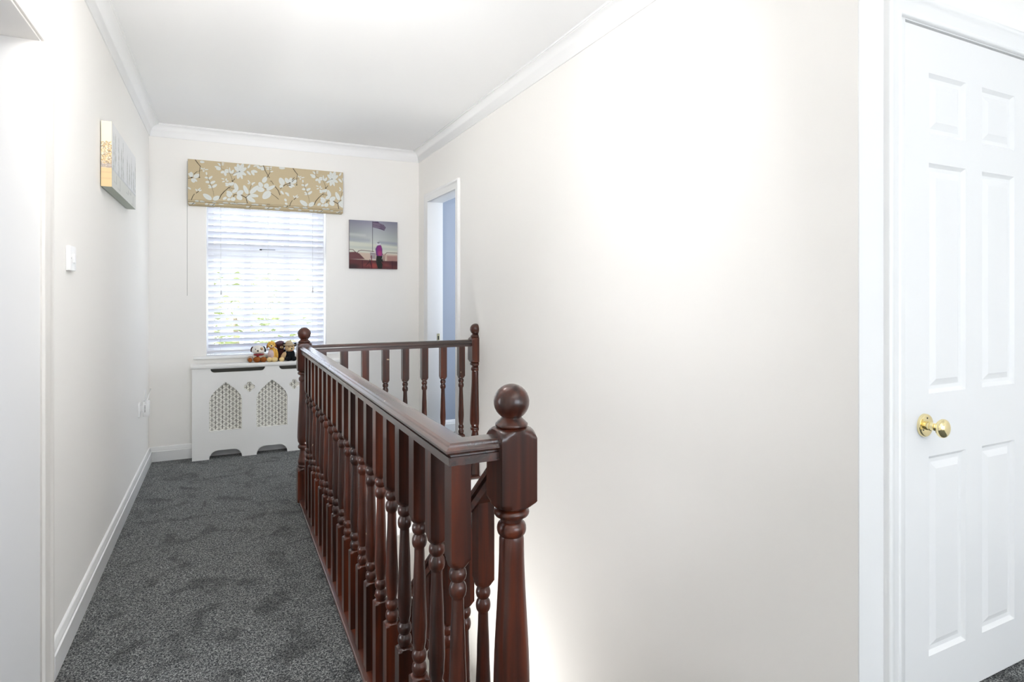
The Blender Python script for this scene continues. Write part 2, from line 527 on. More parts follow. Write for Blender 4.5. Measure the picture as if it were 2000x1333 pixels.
# flower print of the roman blind, millimetres: root x, z, tip x, z, width
PET5 = [[-225,2069,-225,2106,26.8],[-216,2070,-243,2095,17.9],[-207,2067,-171,2094,26.9],[-216,2060,-207,2029,26.9],[-210,2060,-186,2039,14.9],[-144,2131,-165,2142,7.6],[-143,2133,-138,2145,6.1],[-138,2130,-112,2135,7.6],[-144,2126,-144,2114,12.1],[-126,2115,-124,2092,10.6],[-114,2072,-137,2074,13.7],[-111,2062,-86,2088,15.2],[-105,2042,-132,2040,16.8],[-99,2032,-67,2052,18.3],[-89,2006,-114,2018,12.2],[-86,2003,-56,2029,18.4],[-89,2002,-114,1999,9.2],[-92,1913,-147,1950,33.6],[-80,1911,-40,1941,30.7],[-186,1968,-197,1985,9.0],[-180,1972,-178,1987,6.6],[-179,1972,-164,1995,7.5],[-174,1969,-156,1980,9.0],[-246,1993,-226,1978,11.9],[-168,2186,-138,2186,18.1],[-28,2148,-71,2161,18.6],[-31,2141,-62,2145,15.5],[-31,2179,-53,2187,7.7],[-28,2166,-47,2181,7.7],[-25,2190,-6,2192,7.7],[-25,2178,-8,2179,7.7],[-6,2130,-31,2117,18.7],[-3,2130,22,2146,21.8],[-3,2127,3,2096,18.7],[-3,2127,25,2129,15.6],[34,2120,28,2164,9.4],[37,2120,31,2140,15.7],[43,2117,56,2149,15.7],[11,2162,15,2163,6.2],[99,2139,84,2197,27.0],[99,2139,62,2171,27.0],[99,2139,122,2201,30.2],[99,2139,145,2171,25.4],[99,2139,53,2104,19.1],[99,2139,84,2082,25.4],[99,2139,116,2083,19.1],[99,2139,143,2115,22.2],[148,2147,175,2118,16.0],[180,2154,198,2118,19.4],[186,2154,222,2145,19.4],[154,2169,170,2198,12.8],[193,2186,219,2196,9.7],[219,2196,235,2173,19.5],[251,2188,254,2161,19.6],[235,2201,261,2204,16.3],[-6,2071,-27,2076,7.8],[-3,2058,-22,2049,9.3],[3,2062,9,2079,9.3],[6,2058,23,2060,9.4],[25,2029,0,2044,18.8],[28,2029,31,2050,18.8],[31,2029,58,2052,21.9],[22,2025,0,2027,12.5],[81,1995,65,2049,28.5],[81,2002,47,1975,25.3],[81,1964,122,1995,34.8],[81,1957,113,1928,38.0],[47,1958,9,1983,28.3],[37,1943,9,1965,25.1],[47,1940,59,1914,34.6],[9,1938,-16,1919,18.7],[34,1929,12,1917,18.8],[154,1973,126,2037,28.9],[170,1977,228,2042,32.2],[167,1963,228,1964,25.7],[151,1945,206,1917,32.1],[145,1958,183,1942,25.6],[170,2055,154,2080,9.7],[167,2051,151,2053,9.7],[180,2052,206,2065,11.3],[183,2052,190,2042,9.7]]
LIN5 = [[-223,1902,-216,1925,4.8],[-216,1925,-204,1946,4.2],[-192,1954,-177,1967,4.8],[-198,2197,-183,2175,5.4],[-183,2175,-165,2153,4.8],[-165,2153,-171,2121,3.6],[-171,2121,-171,2071,3.0],[-174,2070,-169,2071,6.6],[-207,2091,-189,2110,4.2],[-189,2111,-156,2123,2.1],[-243,2058,-219,2065,4.2],[-223,2066,-218,2066,8.3],[-118,2092,-115,2075,1.2],[-115,2075,-105,2042,2.4],[-105,2042,-89,2002,2.7],[-89,2002,-80,1972,1.8],[-80,1972,-77,1942,1.2],[-30,2196,-28,2148,1.9],[-28,2148,-6,2140,1.9],[25,2129,40,2096,2.2],[40,2096,50,2062,2.5],[50,2062,65,2082,3.8],[45,2064,51,2059,6.3],[43,2112,99,2139,2.2],[95,2141,100,2138,5.1],[-39,1924,-28,1952,5.3],[-28,1952,-6,1981,5.6],[-6,1981,25,2013,4.7],[25,2013,58,2005,2.8],[25,2012,33,1997,2.2],[28,2013,40,2027,2.5],[56,1945,59,1959,5.0],[59,1959,75,1963,4.7],[108,1962,140,1945,5.7],[140,1945,167,1974,3.8],[141,1947,145,1927,4.5],[145,1927,151,1904,5.1],[177,2041,167,2005,2.6]]
PET6 = [[231,2186,240,2171,19.5],[260,2192,263,2161,16.4],[306,2186,281,2189,8.3],[306,2176,283,2173,8.3],[312,2187,324,2195,9.9],[309,2172,322,2179,6.6],[312,2155,334,2162,9.9],[375,2193,419,2193,20.1],[260,2069,285,2115,31.1],[253,2033,234,2070,31.1],[276,2028,294,2064,34.5],[218,2019,270,2009,39.0],[286,2014,346,2051,24.7],[312,2004,260,1945,49.6],[198,1969,227,1957,16.2],[406,2063,382,2116,40.4],[406,2059,379,2043,23.6],[443,2080,422,2118,28.8],[455,2085,465,2124,25.5],[458,2083,506,2107,32.3],[456,2074,466,2043,30.6],[466,2071,490,2055,13.6],[386,2015,409,1988,16.8],[419,2003,448,1991,15.2],[416,1956,429,1935,16.9],[419,1924,436,1911,16.9]]
LIN6 = [[263,2200,276,2162,5.2],[276,2162,306,2108,4.3],[309,2183,309,2147,2.3],[309,2147,289,2110,4.3],[273,2027,281,2017,3.0],[312,2084,321,2084,4.0],[321,2084,334,2062,3.6],[347,2044,369,2017,5.3],[369,2017,382,1982,5.4],[317,1990,352,1966,3.3],[352,1966,372,1948,4.0],[384,2029,396,2041,3.4],[406,2052,419,2064,5.4],[419,2064,456,2081,4.7],[451,2081,458,2082,8.2],[470,2104,487,2127,4.1],[289,1903,309,1904,4.6]]
# thin clear glass: light passes, a little mirror on top
_nt = M_GLASS.node_tree
_out = _nt.nodes['Material Output']
_t = _nt.nodes.new('ShaderNodeBsdfTransparent'); _g = _nt.nodes.new('ShaderNodeBsdfGlossy'); _g.inputs['Roughness'].default_value = 0.02
_mx = _nt.nodes.new('ShaderNodeMixShader'); _mx.inputs['Fac'].default_value = 0.06
_nt.links.new(_t.outputs[0], _mx.inputs[1]); _nt.links.new(_g.outputs[0], _mx.inputs[2]); _nt.links.new(_mx.outputs[0], _out.inputs['Surface'])

# ------------------------------------------------------------------ room shell
XL, XR, YB, YD, CEIL, LOW = -0.495, 1.513, 4.99, 1.02, 2.44, -2.6


def struct(name, dims, m, parent=None, bev=0.0):
    o = boxobj(name, dims, m, parent, bev)
    if parent is None:
        o['kind'] = 'structure'
    return o


struct('floor', [(-0.605, 3.3, -2.72, 1.10, -0.25, 0), (-0.605, 0.475, 1.10, YB, -0.25, 0), (0.475, XR, 3.62, YB, -0.25, 0),
                 (XR + 0.1, 3.3, 1.10, 4.95, -0.25, 0), (-2.7, -0.605, 0.3, 3.6, -0.25, 0), (XR, XR + 0.1, 4.05, 4.71, -0.2, 0)], M_CARPET)
struct('ceiling', (-2.8, 3.4, -2.72, 5.2, CEIL, CEIL + 0.08), M_CEIL)
struct('wall_left', [(-0.605, XL, -2.6, 1.37, 0, CEIL), (-0.605, XL, 2.19, YB, 0, CEIL), (-0.605, XL, 1.37, 2.19, 1.968, CEIL), (-0.605, XL, -2.6, YB, LOW, -0.25)], M_WALL)
struct('wall_back', [(-0.605, -0.128, YB, 5.2, LOW, CEIL), (0.737, XR + 0.1, YB, 5.2, LOW, CEIL), (-0.128, 0.737, YB, 5.2, LOW, 0.728), (-0.128, 0.737, YB, 5.2, 1.95, CEIL)], M_WALL)
struct('wall_right', [(XR, XR + 0.1, YD, 4.03, LOW, CEIL), (XR, XR + 0.1, 4.73, YB, LOW, CEIL), (XR, XR + 0.1, 4.03, 4.73, 2.0, CEIL), (XR, XR + 0.1, 4.03, 4.73, LOW, -0.2)], M_WALL)
struct('wall_door_side', [(XR + 0.1, 1.700, YD, YD + 0.1, 0, CEIL), (2.433, 3.2, YD, YD + 0.1, 0, CEIL), (1.700, 2.433, YD, YD + 0.1, 1.995, CEIL)], M_WALL)
struct('wall_rear', [(-0.605, 0.2, -2.72, -2.6, 0, CEIL), (2.5, 3.3, -2.72, -2.6, 0, CEIL), (0.2, 2.5, -2.72, -2.6, 0, 0.7), (0.2, 2.5, -2.72, -2.6, 2.2, CEIL)], M_WALL)
struct('wall_landing_side', (3.2, 3.3, -2.6, 1.9, 0, CEIL), M_WALL)
struct('wall_cupboard_back', (XR + 0.1, 3.3, 1.9, 2.0, 0, CEIL), M_WALL)
# blue room through the far doorway, grey room through the near left doorway
struct('wall_blue_room_back', (XR + 0.1, 3.3, 4.95, 5.2, 0, CEIL), M_BLUE)
struct('wall_blue_room_front', (XR + 0.1, 3.3, 3.3, 3.4, 0, CEIL), M_BLUE)
struct('wall_blue_room_side', [(3.2, 3.3, 3.4, 3.65, 0, CEIL), (3.2, 3.3, 4.75, 4.95, 0, CEIL), (3.2, 3.3, 3.65, 4.75, 0, 0.8), (3.2, 3.3, 3.65, 4.75, 2.1, CEIL)], M_BLUE)
struct('wall_grey_room_side', (-2.8, -2.7, 0.2, 3.7, 0, CEIL), M_GREYROOM)
struct('wall_grey_room_back', (-2.7, -0.605, 3.6, 3.7, 0, CEIL), M_GREYROOM)
struct('wall_grey_room_front', (-2.7, -0.605, 0.2, 0.3, 0, CEIL), M_GREYROOM)
# hall below the stairs
struct('floor_lower', (-0.605, XR + 0.1, 0.9, YB, LOW - 0.1, LOW), M_CARPET)
struct('wall_lower_front', (XL, XR, 0.95, 1.05, LOW, -0.25), M_WALL)
struct('ceiling_lower', [(XL, 0.475, 1.05, YB, -0.27, -0.25), (0.475, XR, 3.62, YB, -0.27, -0.25)], M_CEIL)
struct('trim_1', [(0.475, 0.487, 1.12, 3.62, -0.28, -0.004), (0.487, XR, 3.608, 3.62, -0.28, -0.004), (0.487, XR, 1.10, 1.112, -0.28, -0.02)], M_GLOSS)

# cornice
cove = [(0, 2.3525), (0.006, 2.3525), (0.008, 2.358)] + [(0.058 - 0.050 * math.cos(t), 2.358 + 0.070 * math.sin(t)) for t in [i * PI / 16 for i in range(1, 9)]] + [(0.0585, 2.4315), (0.066, 2.4315), (0.066, 2.44), (0, 2.44)]
loop = [(XL, -2.6), (XL, YB), (XR, YB), (XR, YD), (3.2, YD), (3.2, -2.6), (XL, -2.6)]
cn = 2


def mitre_runs(path, prof, names, m, closed):
    """each straight run of a moulding becomes one object whose ends are mitred against its neighbours."""
    n = len(path)
    for i in range(n - 1):
        a, b = Vector(path[i]), Vector(path[i + 1])
        d = (b - a).normalized(); nr = Vector((d.y, -d.x))
        def corner(j, p):
            if j <= 0 or j >= n - 1:
                if not closed: return nr
                d0 = (Vector(path[-1]) - Vector(path[-2])).normalized(); d1 = (Vector(path[1]) - Vector(path[0])).normalized()
            else:
                d0 = (Vector(path[j]) - Vector(path[j - 1])).normalized(); d1 = (Vector(path[j + 1]) - Vector(path[j])).normalized()
            n0, n1 = Vector((d0.y, -d0.x)), Vector((d1.y, -d1.x))
            k = (n0 + n1).normalized()
            return k / k.dot(n0)
        ka, kb = corner(i, a), corner(i + 1, b)
        bm = bmesh.new()
        ra = [bm.verts.new(((a + ka * q).x, (a + ka * q).y, h)) for q, h in prof]
        rb = [bm.verts.new(((b + kb * q).x, (b + kb * q).y, h)) for q, h in prof]
        L = len(prof)
        for j in range(L):
            bm.faces.new((ra[j], ra[(j + 1) % L], rb[(j + 1) % L], rb[j]))
        bm.faces.new(ra); bm.faces.new(rb)
        tag(obj(names[i], bm, m, None, 50), kind='structure')


mitre_runs(loop, cove, ['trim_%d' % i for i in range(2, 8)], M_CEIL, True)

# skirting
skirt = [(0, 0), (0.018, 0), (0.018, 0.073), (0.0135, 0.0765), (0.0135, 0.088), (0.011, 0.0905), (0.009, 0.100), (0.005, 0.106), (0, 0.107)]
mitre_runs([(XL, 2.283), (XL, YB), (XR, YB), (XR, 4.80)], skirt, ['baseboard_left', 'baseboard_back', 'baseboard_back_right'], M_GLOSS, False)
mitre_runs([(XR, 3.95), (XR, 3.72)], skirt, ['baseboard_right'], M_GLOSS, False)
mitre_runs([(2.50, YD), (3.2, YD), (3.2, -2.6), (XL, -2.6), (XL, 1.29)], skirt, ['baseboard_door_side', 'baseboard_landing_side', 'baseboard_rear', 'baseboard_left_near'], M_GLOSS, False)
mitre_runs([(XR + 0.12, 4.95), (3.2, 4.95)], skirt, ['baseboard_blue_room'], M_GLOSS, False)

# architraves and linings
arch = [(0, 0), (0, 0.011), (0.003, 0.014), (0.009, 0.014), (0.012, 0.011), (0.018, 0.0125), (0.036, 0.016), (0.048, 0.018), (0.052, 0.022), (0.064, 0.022), (0.068, 0.018), (0.068, 0)]


def doorset(name, s0, s1, top, to3d, lining, m):
    root = tag(obj(name, sweep([(s1, 0), (s1, top), (s0, top), (s0, 0)], arch, to3d), m, None, 50), kind='structure')
    struct('door_lining', lining, m, root, 0.0015)
    return root


door_left = doorset('door_1', 1.390, 2.190, 1.955, lambda s, z, b: (XL + b, s, z),
                    [(-0.615, -0.489, 2.170, 2.191, 0, 1.968), (-0.615, -0.489, 1.369, 1.390, 0, 1.968), (-0.615, -0.489, 1.390, 2.170, 1.948, 1.968)], M_JAMB)
door_far = doorset('door_2', 4.050, 4.710, 1.975, lambda s, z, b: (XR - b, s, z),
                   [(XR - 0.006, 1.635, 4.710, 4.730, 0, 1.995), (XR - 0.006, 1.635, 4.030, 4.050, 0, 1.995), (XR - 0.006, 1.635, 4.050, 4.710, 1.975, 1.995)], M_GLOSS)
bm = bmesh.new()
box(bm, 1.583, 1.607, 4.7075, 4.7105, 0.815, 0.885, 0.001)
sp = obj('strike_plate', bm, M_BRASS, door_far); sp['label'] = 'brass latch plate'
bm = bmesh.new(); box(bm, 1.590, 1.601, 4.7068, 4.7085, 0.835, 0.865)
obj('latch_hole', bm, M_BLACK, sp)
door_right = doorset('door_3', 1.684, 2.446, 1.980, lambda s, z, b: (s, YD - b, z),
                     [(1.684, 1.719, YD - 0.001, YD + 0.106, 0, 1.995), (2.414, 2.446, YD - 0.001, YD + 0.106, 0, 1.995), (1.719, 2.414, YD - 0.001, YD + 0.106, 1.977, 1.995)], M_GLOSS)
# wall face beside the architrave takes the woodwork white
struct('trim_8', (XR + 0.0005, 1.617, YD - 0.004, YD, 0, CEIL - 0.09), M_GLOSS)

# six-panel door leaf
DX0, DX1, DZ0, DZ1, DY = 1.7215, 2.4115, 0.008, 1.971, 1.0215
cols = [(1.833, 2.022), (2.110, 2.299)]
rows = [(0.155, 0.734), (0.916, 1.585), (1.668, 1.846)]
leaf = bmesh.new()
xs = [DX0, cols[0][0], cols[0][1], cols[1][0], cols[1][1], DX1]
box(leaf, xs[0], xs[1], DY, DY + 0.035, DZ0, DZ1)
box(leaf, xs[2], xs[3], DY, DY + 0.035, DZ0, DZ1)
box(leaf, xs[4], xs[5], DY, DY + 0.035, DZ0, DZ1)
zs = [DZ0, rows[0][0], rows[0][1], rows[1][0], rows[1][1], rows[2][0], rows[2][1], DZ1]
for a in (0, 2, 4, 6):
    for c0, c1 in cols:
        box(leaf, c0, c1, DY, DY + 0.035, zs[a], zs[a + 1])
leaf_o = obj('door_leaf', leaf, M_GLOSS, door_right)
for c0, c1 in cols:
    for r0, r1 in rows:
        bm = bmesh.new()
        prof = [(0, 0), (0.004, 0.004), (0.010, 0.009), (0.015, 0.010), (0.021, 0.010), (0.040, 0.0025)]
        rings = [[bm.verts.new((x, DY + d, z)) for x, z in ((c0 + i, r0 + i), (c1 - i, r0 + i), (c1 - i, r1 - i), (c0 + i, r1 - i))] for i, d in prof]
        for p, q in zip(rings, rings[1:]):
            for k in range(4):
                bm.faces.new((p[k], p[(k + 1) % 4], q[(k + 1) % 4], q[k]))
        bm.faces.new(rings[-1])
        back = [bm.verts.new((x, DY + 0.030, z)) for x, z in ((c0, r0), (c1, r0), (c1, r1), (c0, r1))]
        for k in range(4):
            bm.faces.new((rings[0][k], rings[0][(k + 1) % 4], back[(k + 1) % 4], back[k]))
        bm.faces.new(back)
        obj('door_panel', bm, M_GLOSS, leaf_o, 20)

# brass knob (axis along -Y)
kx, kz = 1.8085, 0.828


def lathe_y(name, prof, m, parent, n=40):
    bm = bmesh.new()
    turned(bm, [(t, r, None) for t, r in prof], n)
    bmesh.ops.transform(bm, matrix=Matrix.Translation((kx, DY, kz)) @ Matrix.Rotation(PI / 2, 4, 'X'), verts=bm.verts)
    return obj(name, bm, m, parent, 40)


rose = lathe_y('door_knob', [(0, 0.0330), (0.006, 0.0330), (0.0085, 0.0315), (0.0100, 0.0270), (0.0100, 0.0125), (0.0175, 0.0115), (0.0185, 0.0128), (0.0200, 0.0128), (0.0210, 0.0110), (0.0290, 0.0100), (0.0305, 0.0110), (0.0320, 0.0090), (0.0360, 0.0080), (0.0380, 0.0110),
                         (0.0400, 0.0175), (0.0435, 0.0232), (0.0480, 0.0262), (0.0530, 0.0266), (0.0575, 0.0245), (0.0610, 0.0200), (0.0635, 0.0130), (0.0645, 0.0060), (0.0648, 0.0005)], M_BRASS, door_right)
rose['label'] = 'polished brass knob on a round rose'
for a in (90, 210, 330):
    bm = bmesh.new()
    turned(bm, [(0, 0.0028, None), (0.001, 0.0022, None)], 12)
    bmesh.ops.transform(bm, matrix=Matrix.Translation((kx + 0.0215 * math.cos(math.radians(a)), DY - 0.0096, kz + 0.0215 * math.sin(math.radians(a)))) @ Matrix.Rotation(PI / 2, 4, 'X'), verts=bm.verts)
    obj('screw', bm, M_BLACK, rose)

# ------------------------------------------------------------------ window
win = tag(boxobj('window_1', [(-0.128, -0.080, 5.12, 5.18, 0.748, 1.95), (0.689, 0.737, 5.12, 5.18, 0.748, 1.95), (-0.080, 0.689, 5.12, 5.18, 0.748, 0.80), (-0.080, 0.689, 5.12, 5.18, 1.90, 1.95)], M_UPVC, None, 0.003), kind='structure')
boxobj('mullion', (0.135, 0.180, 5.115, 5.18, 0.80, 1.90), M_UPVC, win, 0.003)
boxobj('mullion', (0.425, 0.470, 5.115, 5.18, 0.80, 1.90), M_UPVC, win, 0.003)
boxobj('transom', [(-0.080, 0.135, 5.110, 5.18, 1.50, 1.60), (0.180, 0.425, 5.110, 5.18, 1.50, 1.60), (0.470, 0.689, 5.110, 5.18, 1.50, 1.60)], M_UPVC, win, 0.003)
for x0, x1 in ((-0.080, 0.135), (0.180, 0.425), (0.470, 0.689)):
    for z0, z1 in ((0.80, 1.50), (1.60, 1.90)):
        boxobj('pane', (x0, x1, 5.145, 5.149, z0, z1), M_GLASS, win)
bm = bmesh.new()
box(bm, 0.245, 0.262, 5.095, 5.112, 1.560, 1.570, 0.002); box(bm, 0.245, 0.36, 5.090, 5.096, 1.564, 1.5675, 0.001)
h = obj('window_handle', bm, M_BLACK, win, 40); h['label'] = 'black stay handle'
boxobj('window_sill', (-0.212, 0.828, 4.962, 5.12, 0.727, 0.748), M_GLOSS, win, 0.004)
struct('window_2', [(0.2, 0.25, -2.70, -2.64, 0.7, 2.2), (2.45, 2.5, -2.70, -2.64, 0.7, 2.2), (0.25, 2.45, -2.70, -2.64, 0.7, 0.75), (0.25, 2.45, -2.70, -2.64, 2.15, 2.2), (1.32, 1.38, -2.70, -2.64, 0.75, 2.15)], M_UPVC)
struct('window_3', [(3.22, 3.28, 3.65, 3.70, 0.8, 2.1), (3.22, 3.28, 4.70, 4.75, 0.8, 2.1), (3.22, 3.28, 3.70, 4.70, 0.8, 0.85), (3.22, 3.28, 3.70, 4.70, 2.05, 2.1)], M_UPVC)

# venetian blind
vb = empty('venetian_blind', (0.302, 5.052, 0.75))
tag(vb, 'white slatted venetian blind hanging inside the window recess', 'blind')
bm = bmesh.new(); box(bm, -0.421, 0.421, -0.026, 0.026, 1.145, 1.195, 0.004); obj('headrail', bm, M_SLAT, vb, 40)
bm = bmesh.new(); box(bm, -0.420, 0.420, -0.025, 0.025, 0.020, 0.036, 0.005); obj('bottom_rail', bm, M_SLAT, vb, 40)
bm = bmesh.new()
tilt = math.radians(34)
prev = None
top, bot = [], []
for i in range(7):
    t = i / 6 - 0.5
    y = t * 0.050; c = 0.0022 * (1 - 4 * t * t)
    yy = y * math.cos(tilt) + c * math.sin(tilt); zz = -y * math.sin(tilt) + c * math.cos(tilt)   # inner (room side) edge high
    top.append((yy, zz + 0.0014)); bot.append((yy, zz - 0.0014))
ring = top + bot[::-1]
L0 = [bm.verts.new((-0.419, y, z)) for y, z in ring]; L1 = [bm.verts.new((0.419, y, z)) for y, z in ring]
for k in range(len(ring)):
    bm.faces.new((L0[k], L0[(k + 1) % len(ring)], L1[(k + 1) % len(ring)], L1[k]))
bm.faces.new(L0); bm.faces.new(L1)
slat_me = mesh_of(bm, 'slat', 50); slat_me.materials.append(M_SLAT)
zz0 = 0.066
for i in range(24):
    s = link('slat', slat_me, None, vb); s.location = (0, 0, zz0 + i * 0.0452)
for x in (-0.335, 0, 0.335):
    bm = bmesh.new()
    for y in (-0.0235, 0.0235):
        tube(bm, [(x, y, 0.03), (x, y, 1.15)], 0.0007, 5)
    obj('ladder_cord', bm, M_CORD, vb)
for x, z in ((-0.33, 0.50), (0.335, 0.52)):
    bm = bmesh.new(); tube(bm, [(x, -0.03, z), (x, -0.03, 1.15)], 0.0009, 5)
    turned(bm, [(z - 0.045, 0.006, None), (z - 0.03, 0.0065, None), (z, 0.002, None)], 10, x, -0.03)
    obj('lift_cord', bm, M_GREYPL, vb)

# ------------------------------------------------------------------ roman blind with its flower print
TAN = srgb(190, 174, 143); WHT = (0.66, 0.68, 0.65); EDG = (0.40, 0.41, 0.38); DRK = (0.045, 0.035, 0.025)
pr = Print(-0.246, 0.860, 1.868, 2.200, 0.0017, TAN)
gr = (np.random.RandomState(3).rand(*pr.U.shape)[..., None] - 0.5) * 0.03
pr.C = pr.C * (1 + gr)


def motif(pets, lins, shift=0.0, lo=-9, hi=9):
    for x0, z0, x1, z1, w in pets:
        x0 += shift * 1000; x1 += shift * 1000
        if lo < x0 / 1000 < hi:
            pr.petal(x0 / 1000, z0 / 1000, x1 / 1000, z1 / 1000, w / 1000, WHT, (0.22, 0.25, 0.26) if w > 20 else None, EDG)
    for x0, z0, x1, z1, w in lins:
        x0 += shift * 1000; x1 += shift * 1000
        if lo < x0 / 1000 < hi:
            pr.line(x0 / 1000, z0 / 1000, x1 / 1000, z1 / 1000, max(w * 0.9 / 1000, 0.0014), DRK)


REP = 0.676
motif(PET5, LIN5)
motif(PET6, LIN6)
motif([p for p in PET5 if p[0] > -160 or p[1] < 2050], [l for l in LIN5], REP)
_rs = random.Random(11)
for k in range(34):        # slivers of the same print on the turned-under pleats
    x = -0.24 + k * 0.0325 + _rs.uniform(-0.01, 0.01)
    z = _rs.choice((1.896, 1.885, 1.876))
    pr.petal(x, z, x + _rs.uniform(0.02, 0.05), z + _rs.uniform(-0.005, 0.005), _rs.uniform(0.007, 0.014), WHT, None, EDG)
    if k % 4 == 0:
        pr.line(x + 0.02, z - 0.004, x + 0.035, z + 0.006, 0.003, DRK)
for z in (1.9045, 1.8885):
    pr.line(-0.3, z, 0.9, z, 0.0016, (0.16, 0.14, 0.11), 0.7)  # dark lines painted along the folds in place of crease shade
rb = empty('roman_blind', (0.307, 4.99, 1.865))
tag(rb, 'raised fabric roman blind with white blossom print on beige', 'blind')
SAG = lambda U: 0.0025 * np.sin(U * 9)
front = pr
fu, fv = front.U, front.V


def fold_place(U, V):
    # flat drop, turning under and stacking in two rolled pleats at the foot
    y = np.full(U.shape, 4.930)
    t = np.clip((1.908 - V) / 0.040, 0, 1)
    y = y + np.where(V < 1.905, 0.013 + 0.004 * t - 0.012 * np.abs(np.sin(t * PI * 2.2)), 0)
    return U - 0.307, y - 4.99 + 0.0015 * np.sin(U * 14) * (V < 2.19), V - 1.865


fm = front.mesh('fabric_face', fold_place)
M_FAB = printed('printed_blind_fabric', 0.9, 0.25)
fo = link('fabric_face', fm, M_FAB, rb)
sm = fo.modifiers.new('thickness', 'SOLIDIFY'); sm.thickness = 0.002; sm.offset = 0
M_TAN = mat('beige_lining_fabric', srgb(180, 165, 135), 0.9, noise=0.05, scale=30)
bm = bmesh.new()
for k, (zc, yc) in enumerate(((0.013, -0.040), (0.020, -0.028), (0.010, -0.022))):
    box(bm, -0.550, 0.550, yc - 0.0045, yc + 0.0045, zc - 0.012, zc + 0.012, 0.004, 3)
obj('folded_pleat', bm, M_TAN, rb, 40)
boxobj('headrail', (-0.552, 0.552, -0.055, 0, 0.305, 0.333), M_CORD, rb, 0.002)
bm = bmesh.new(); tube(bm, [(-0.5575, -0.048, -0.665), (-0.5575, -0.048, 0.32)], 0.0012, 6)
c = obj('pull_cord', bm, M_DARKCORD, rb); c['label'] = 'grey pull cord'

# ------------------------------------------------------------------ radiator cover
rc = empty('radiator_cover', (0.322, 4.93, 0))
tag(rc, 'off-white radiator cover with pointed gothic arch grilles', 'radiator cover')
CX0, CX1, CH = -0.539, 0.539, 0.668
ax = [-0.319, 0.0, 0.319]


def gothic(cx, hw, z0, zs_, za, n=14):
    """pointed arch."""
    right = [(cx + hw * (1 - (i / n) ** 1.72), zs_ + (za - zs_) * i / n) for i in range(n + 1)]
    left = [(2 * cx - x, z) for x, z in right[::-1]][1:]
    return [(cx - hw, z0), (cx + hw, z0)] + right + left


def quatre(cx, cz, r=0.0175, d=0.0205):
    out = []
    for i in range(96):
        f = 2 * PI * i / 96; best = 0.0
        for k in range(4):
            dl = f - k * PI / 2
            q = r * r - (d * math.sin(dl)) ** 2
            if q >= 0 and math.cos(dl) > 0: best = max(best, d * math.cos(dl) + math.sqrt(q))
        best = max(best, 0.0175)
        out.append((cx + best * math.cos(f), cz + best * math.sin(f)))
    return out


def slotpts(x0, x1, z0, z1):
    r = 0.028
    p = [(x0, z1)]
    for i in range(1, 7):
        t = i / 6 * PI / 2
        p.append((x0 + r * (1 - math.cos(t)), z1 - (z1 - z0) * math.sin(t)))
    q = [(x0 + x1 - a, b) for a, b in p[::-1]]
    return p + q


outer = [(CX0, 0)]
for c0 in ax:
    a, b = c0 - 0.109, c0 + 0.109
    outer.append((a, 0))
    for i in range(1, 8):
        t = i / 8 * PI / 2
        outer.append((a + 0.058 * (1 - math.cos(t)), 0.062 * math.sin(t)))
    outer += [(a + 0.058, 0.062), (b - 0.058, 0.062)]
    for i in range(7, 0, -1):
        t = i / 8 * PI / 2
        outer.append((b - 0.058 * (1 - math.cos(t)), 0.062 * math.sin(t)))
    outer.append((b, 0))
outer += [(CX1, 0), (CX1, CH), (CX0, CH)]
loops = [outer] + [gothic(c0, 0.109, 0.205, 0.425, 0.560) for c0 in ax] + [quatre(c0, 0.516) for c0 in (-0.159, 0.160)] + \
        [slotpts(-0.42, -0.05, 0.634, 0.662), slotpts(0.05, 0.42, 0.634, 0.662)]
outline('front_panel', loops, 0.018, M_COVER, rc, Matrix.Translation((0, -0.051, 0)) @ FRONT)
boxobj('side_panel', (CX0, CX0 + 0.018, -0.042, 0.058, 0, CH), M_COVER, rc, 0.001)
boxobj('side_panel', (CX1 - 0.018, CX1, -0.042, 0.058, 0, CH), M_COVER, rc, 0.001)
boxobj('shelf_top', (CX0 - 0.010, CX1 + 0.010, -0.072, 0.058, CH, CH + 0.026), M_COVER, rc, 0.005)


def cross(cx, cz):
    a, b, w, t = 0.0102, 0.0142, 0.0016, 0.0030
    q = [(w, w), (a - 0.004, w), (a - 0.0025, t), (a, 0.0009), (a, -0.0009), (a - 0.0025, -t), (a - 0.004, -w), (w, -w),
         (w, -b + 0.005), (t + 0.0004, -b + 0.003), (t, -b), (-t, -b), (-t - 0.0004, -b + 0.003), (-w, -b + 0.005), (-w, -w),
         (-a + 0.004, -w), (-a + 0.0025, -t), (-a, -0.0009), (-a, 0.0009), (-a + 0.0025, t), (-a + 0.004, w), (-w, w),
         (-w, b - 0.005), (-t - 0.0008, b - 0.003), (-0.0006, b), (0.0006, b), (t + 0.0008, b - 0.003), (w, b - 0.005)]
    return [(cx + x * 1.12, cz + z) for x, z in q]


def grille(x0, x1, z0, z1):
    lp = [[(x0, z0), (x1, z0), (x1, z1), (x0, z1)]]
    r = 0
    z = z0 + 0.008
    while z < z1 - 0.008:
        x = x0 + 0.012 + (0.0233 if r % 2 else 0)
        while x < x1 - 0.010:
            if z - 0.0145 > z0 + 0.001 and z + 0.0145 < z1 - 0.001:
                lp.append(cross(x, z))
            x += 0.0466
        z += 0.0182; r += 1
    return lp


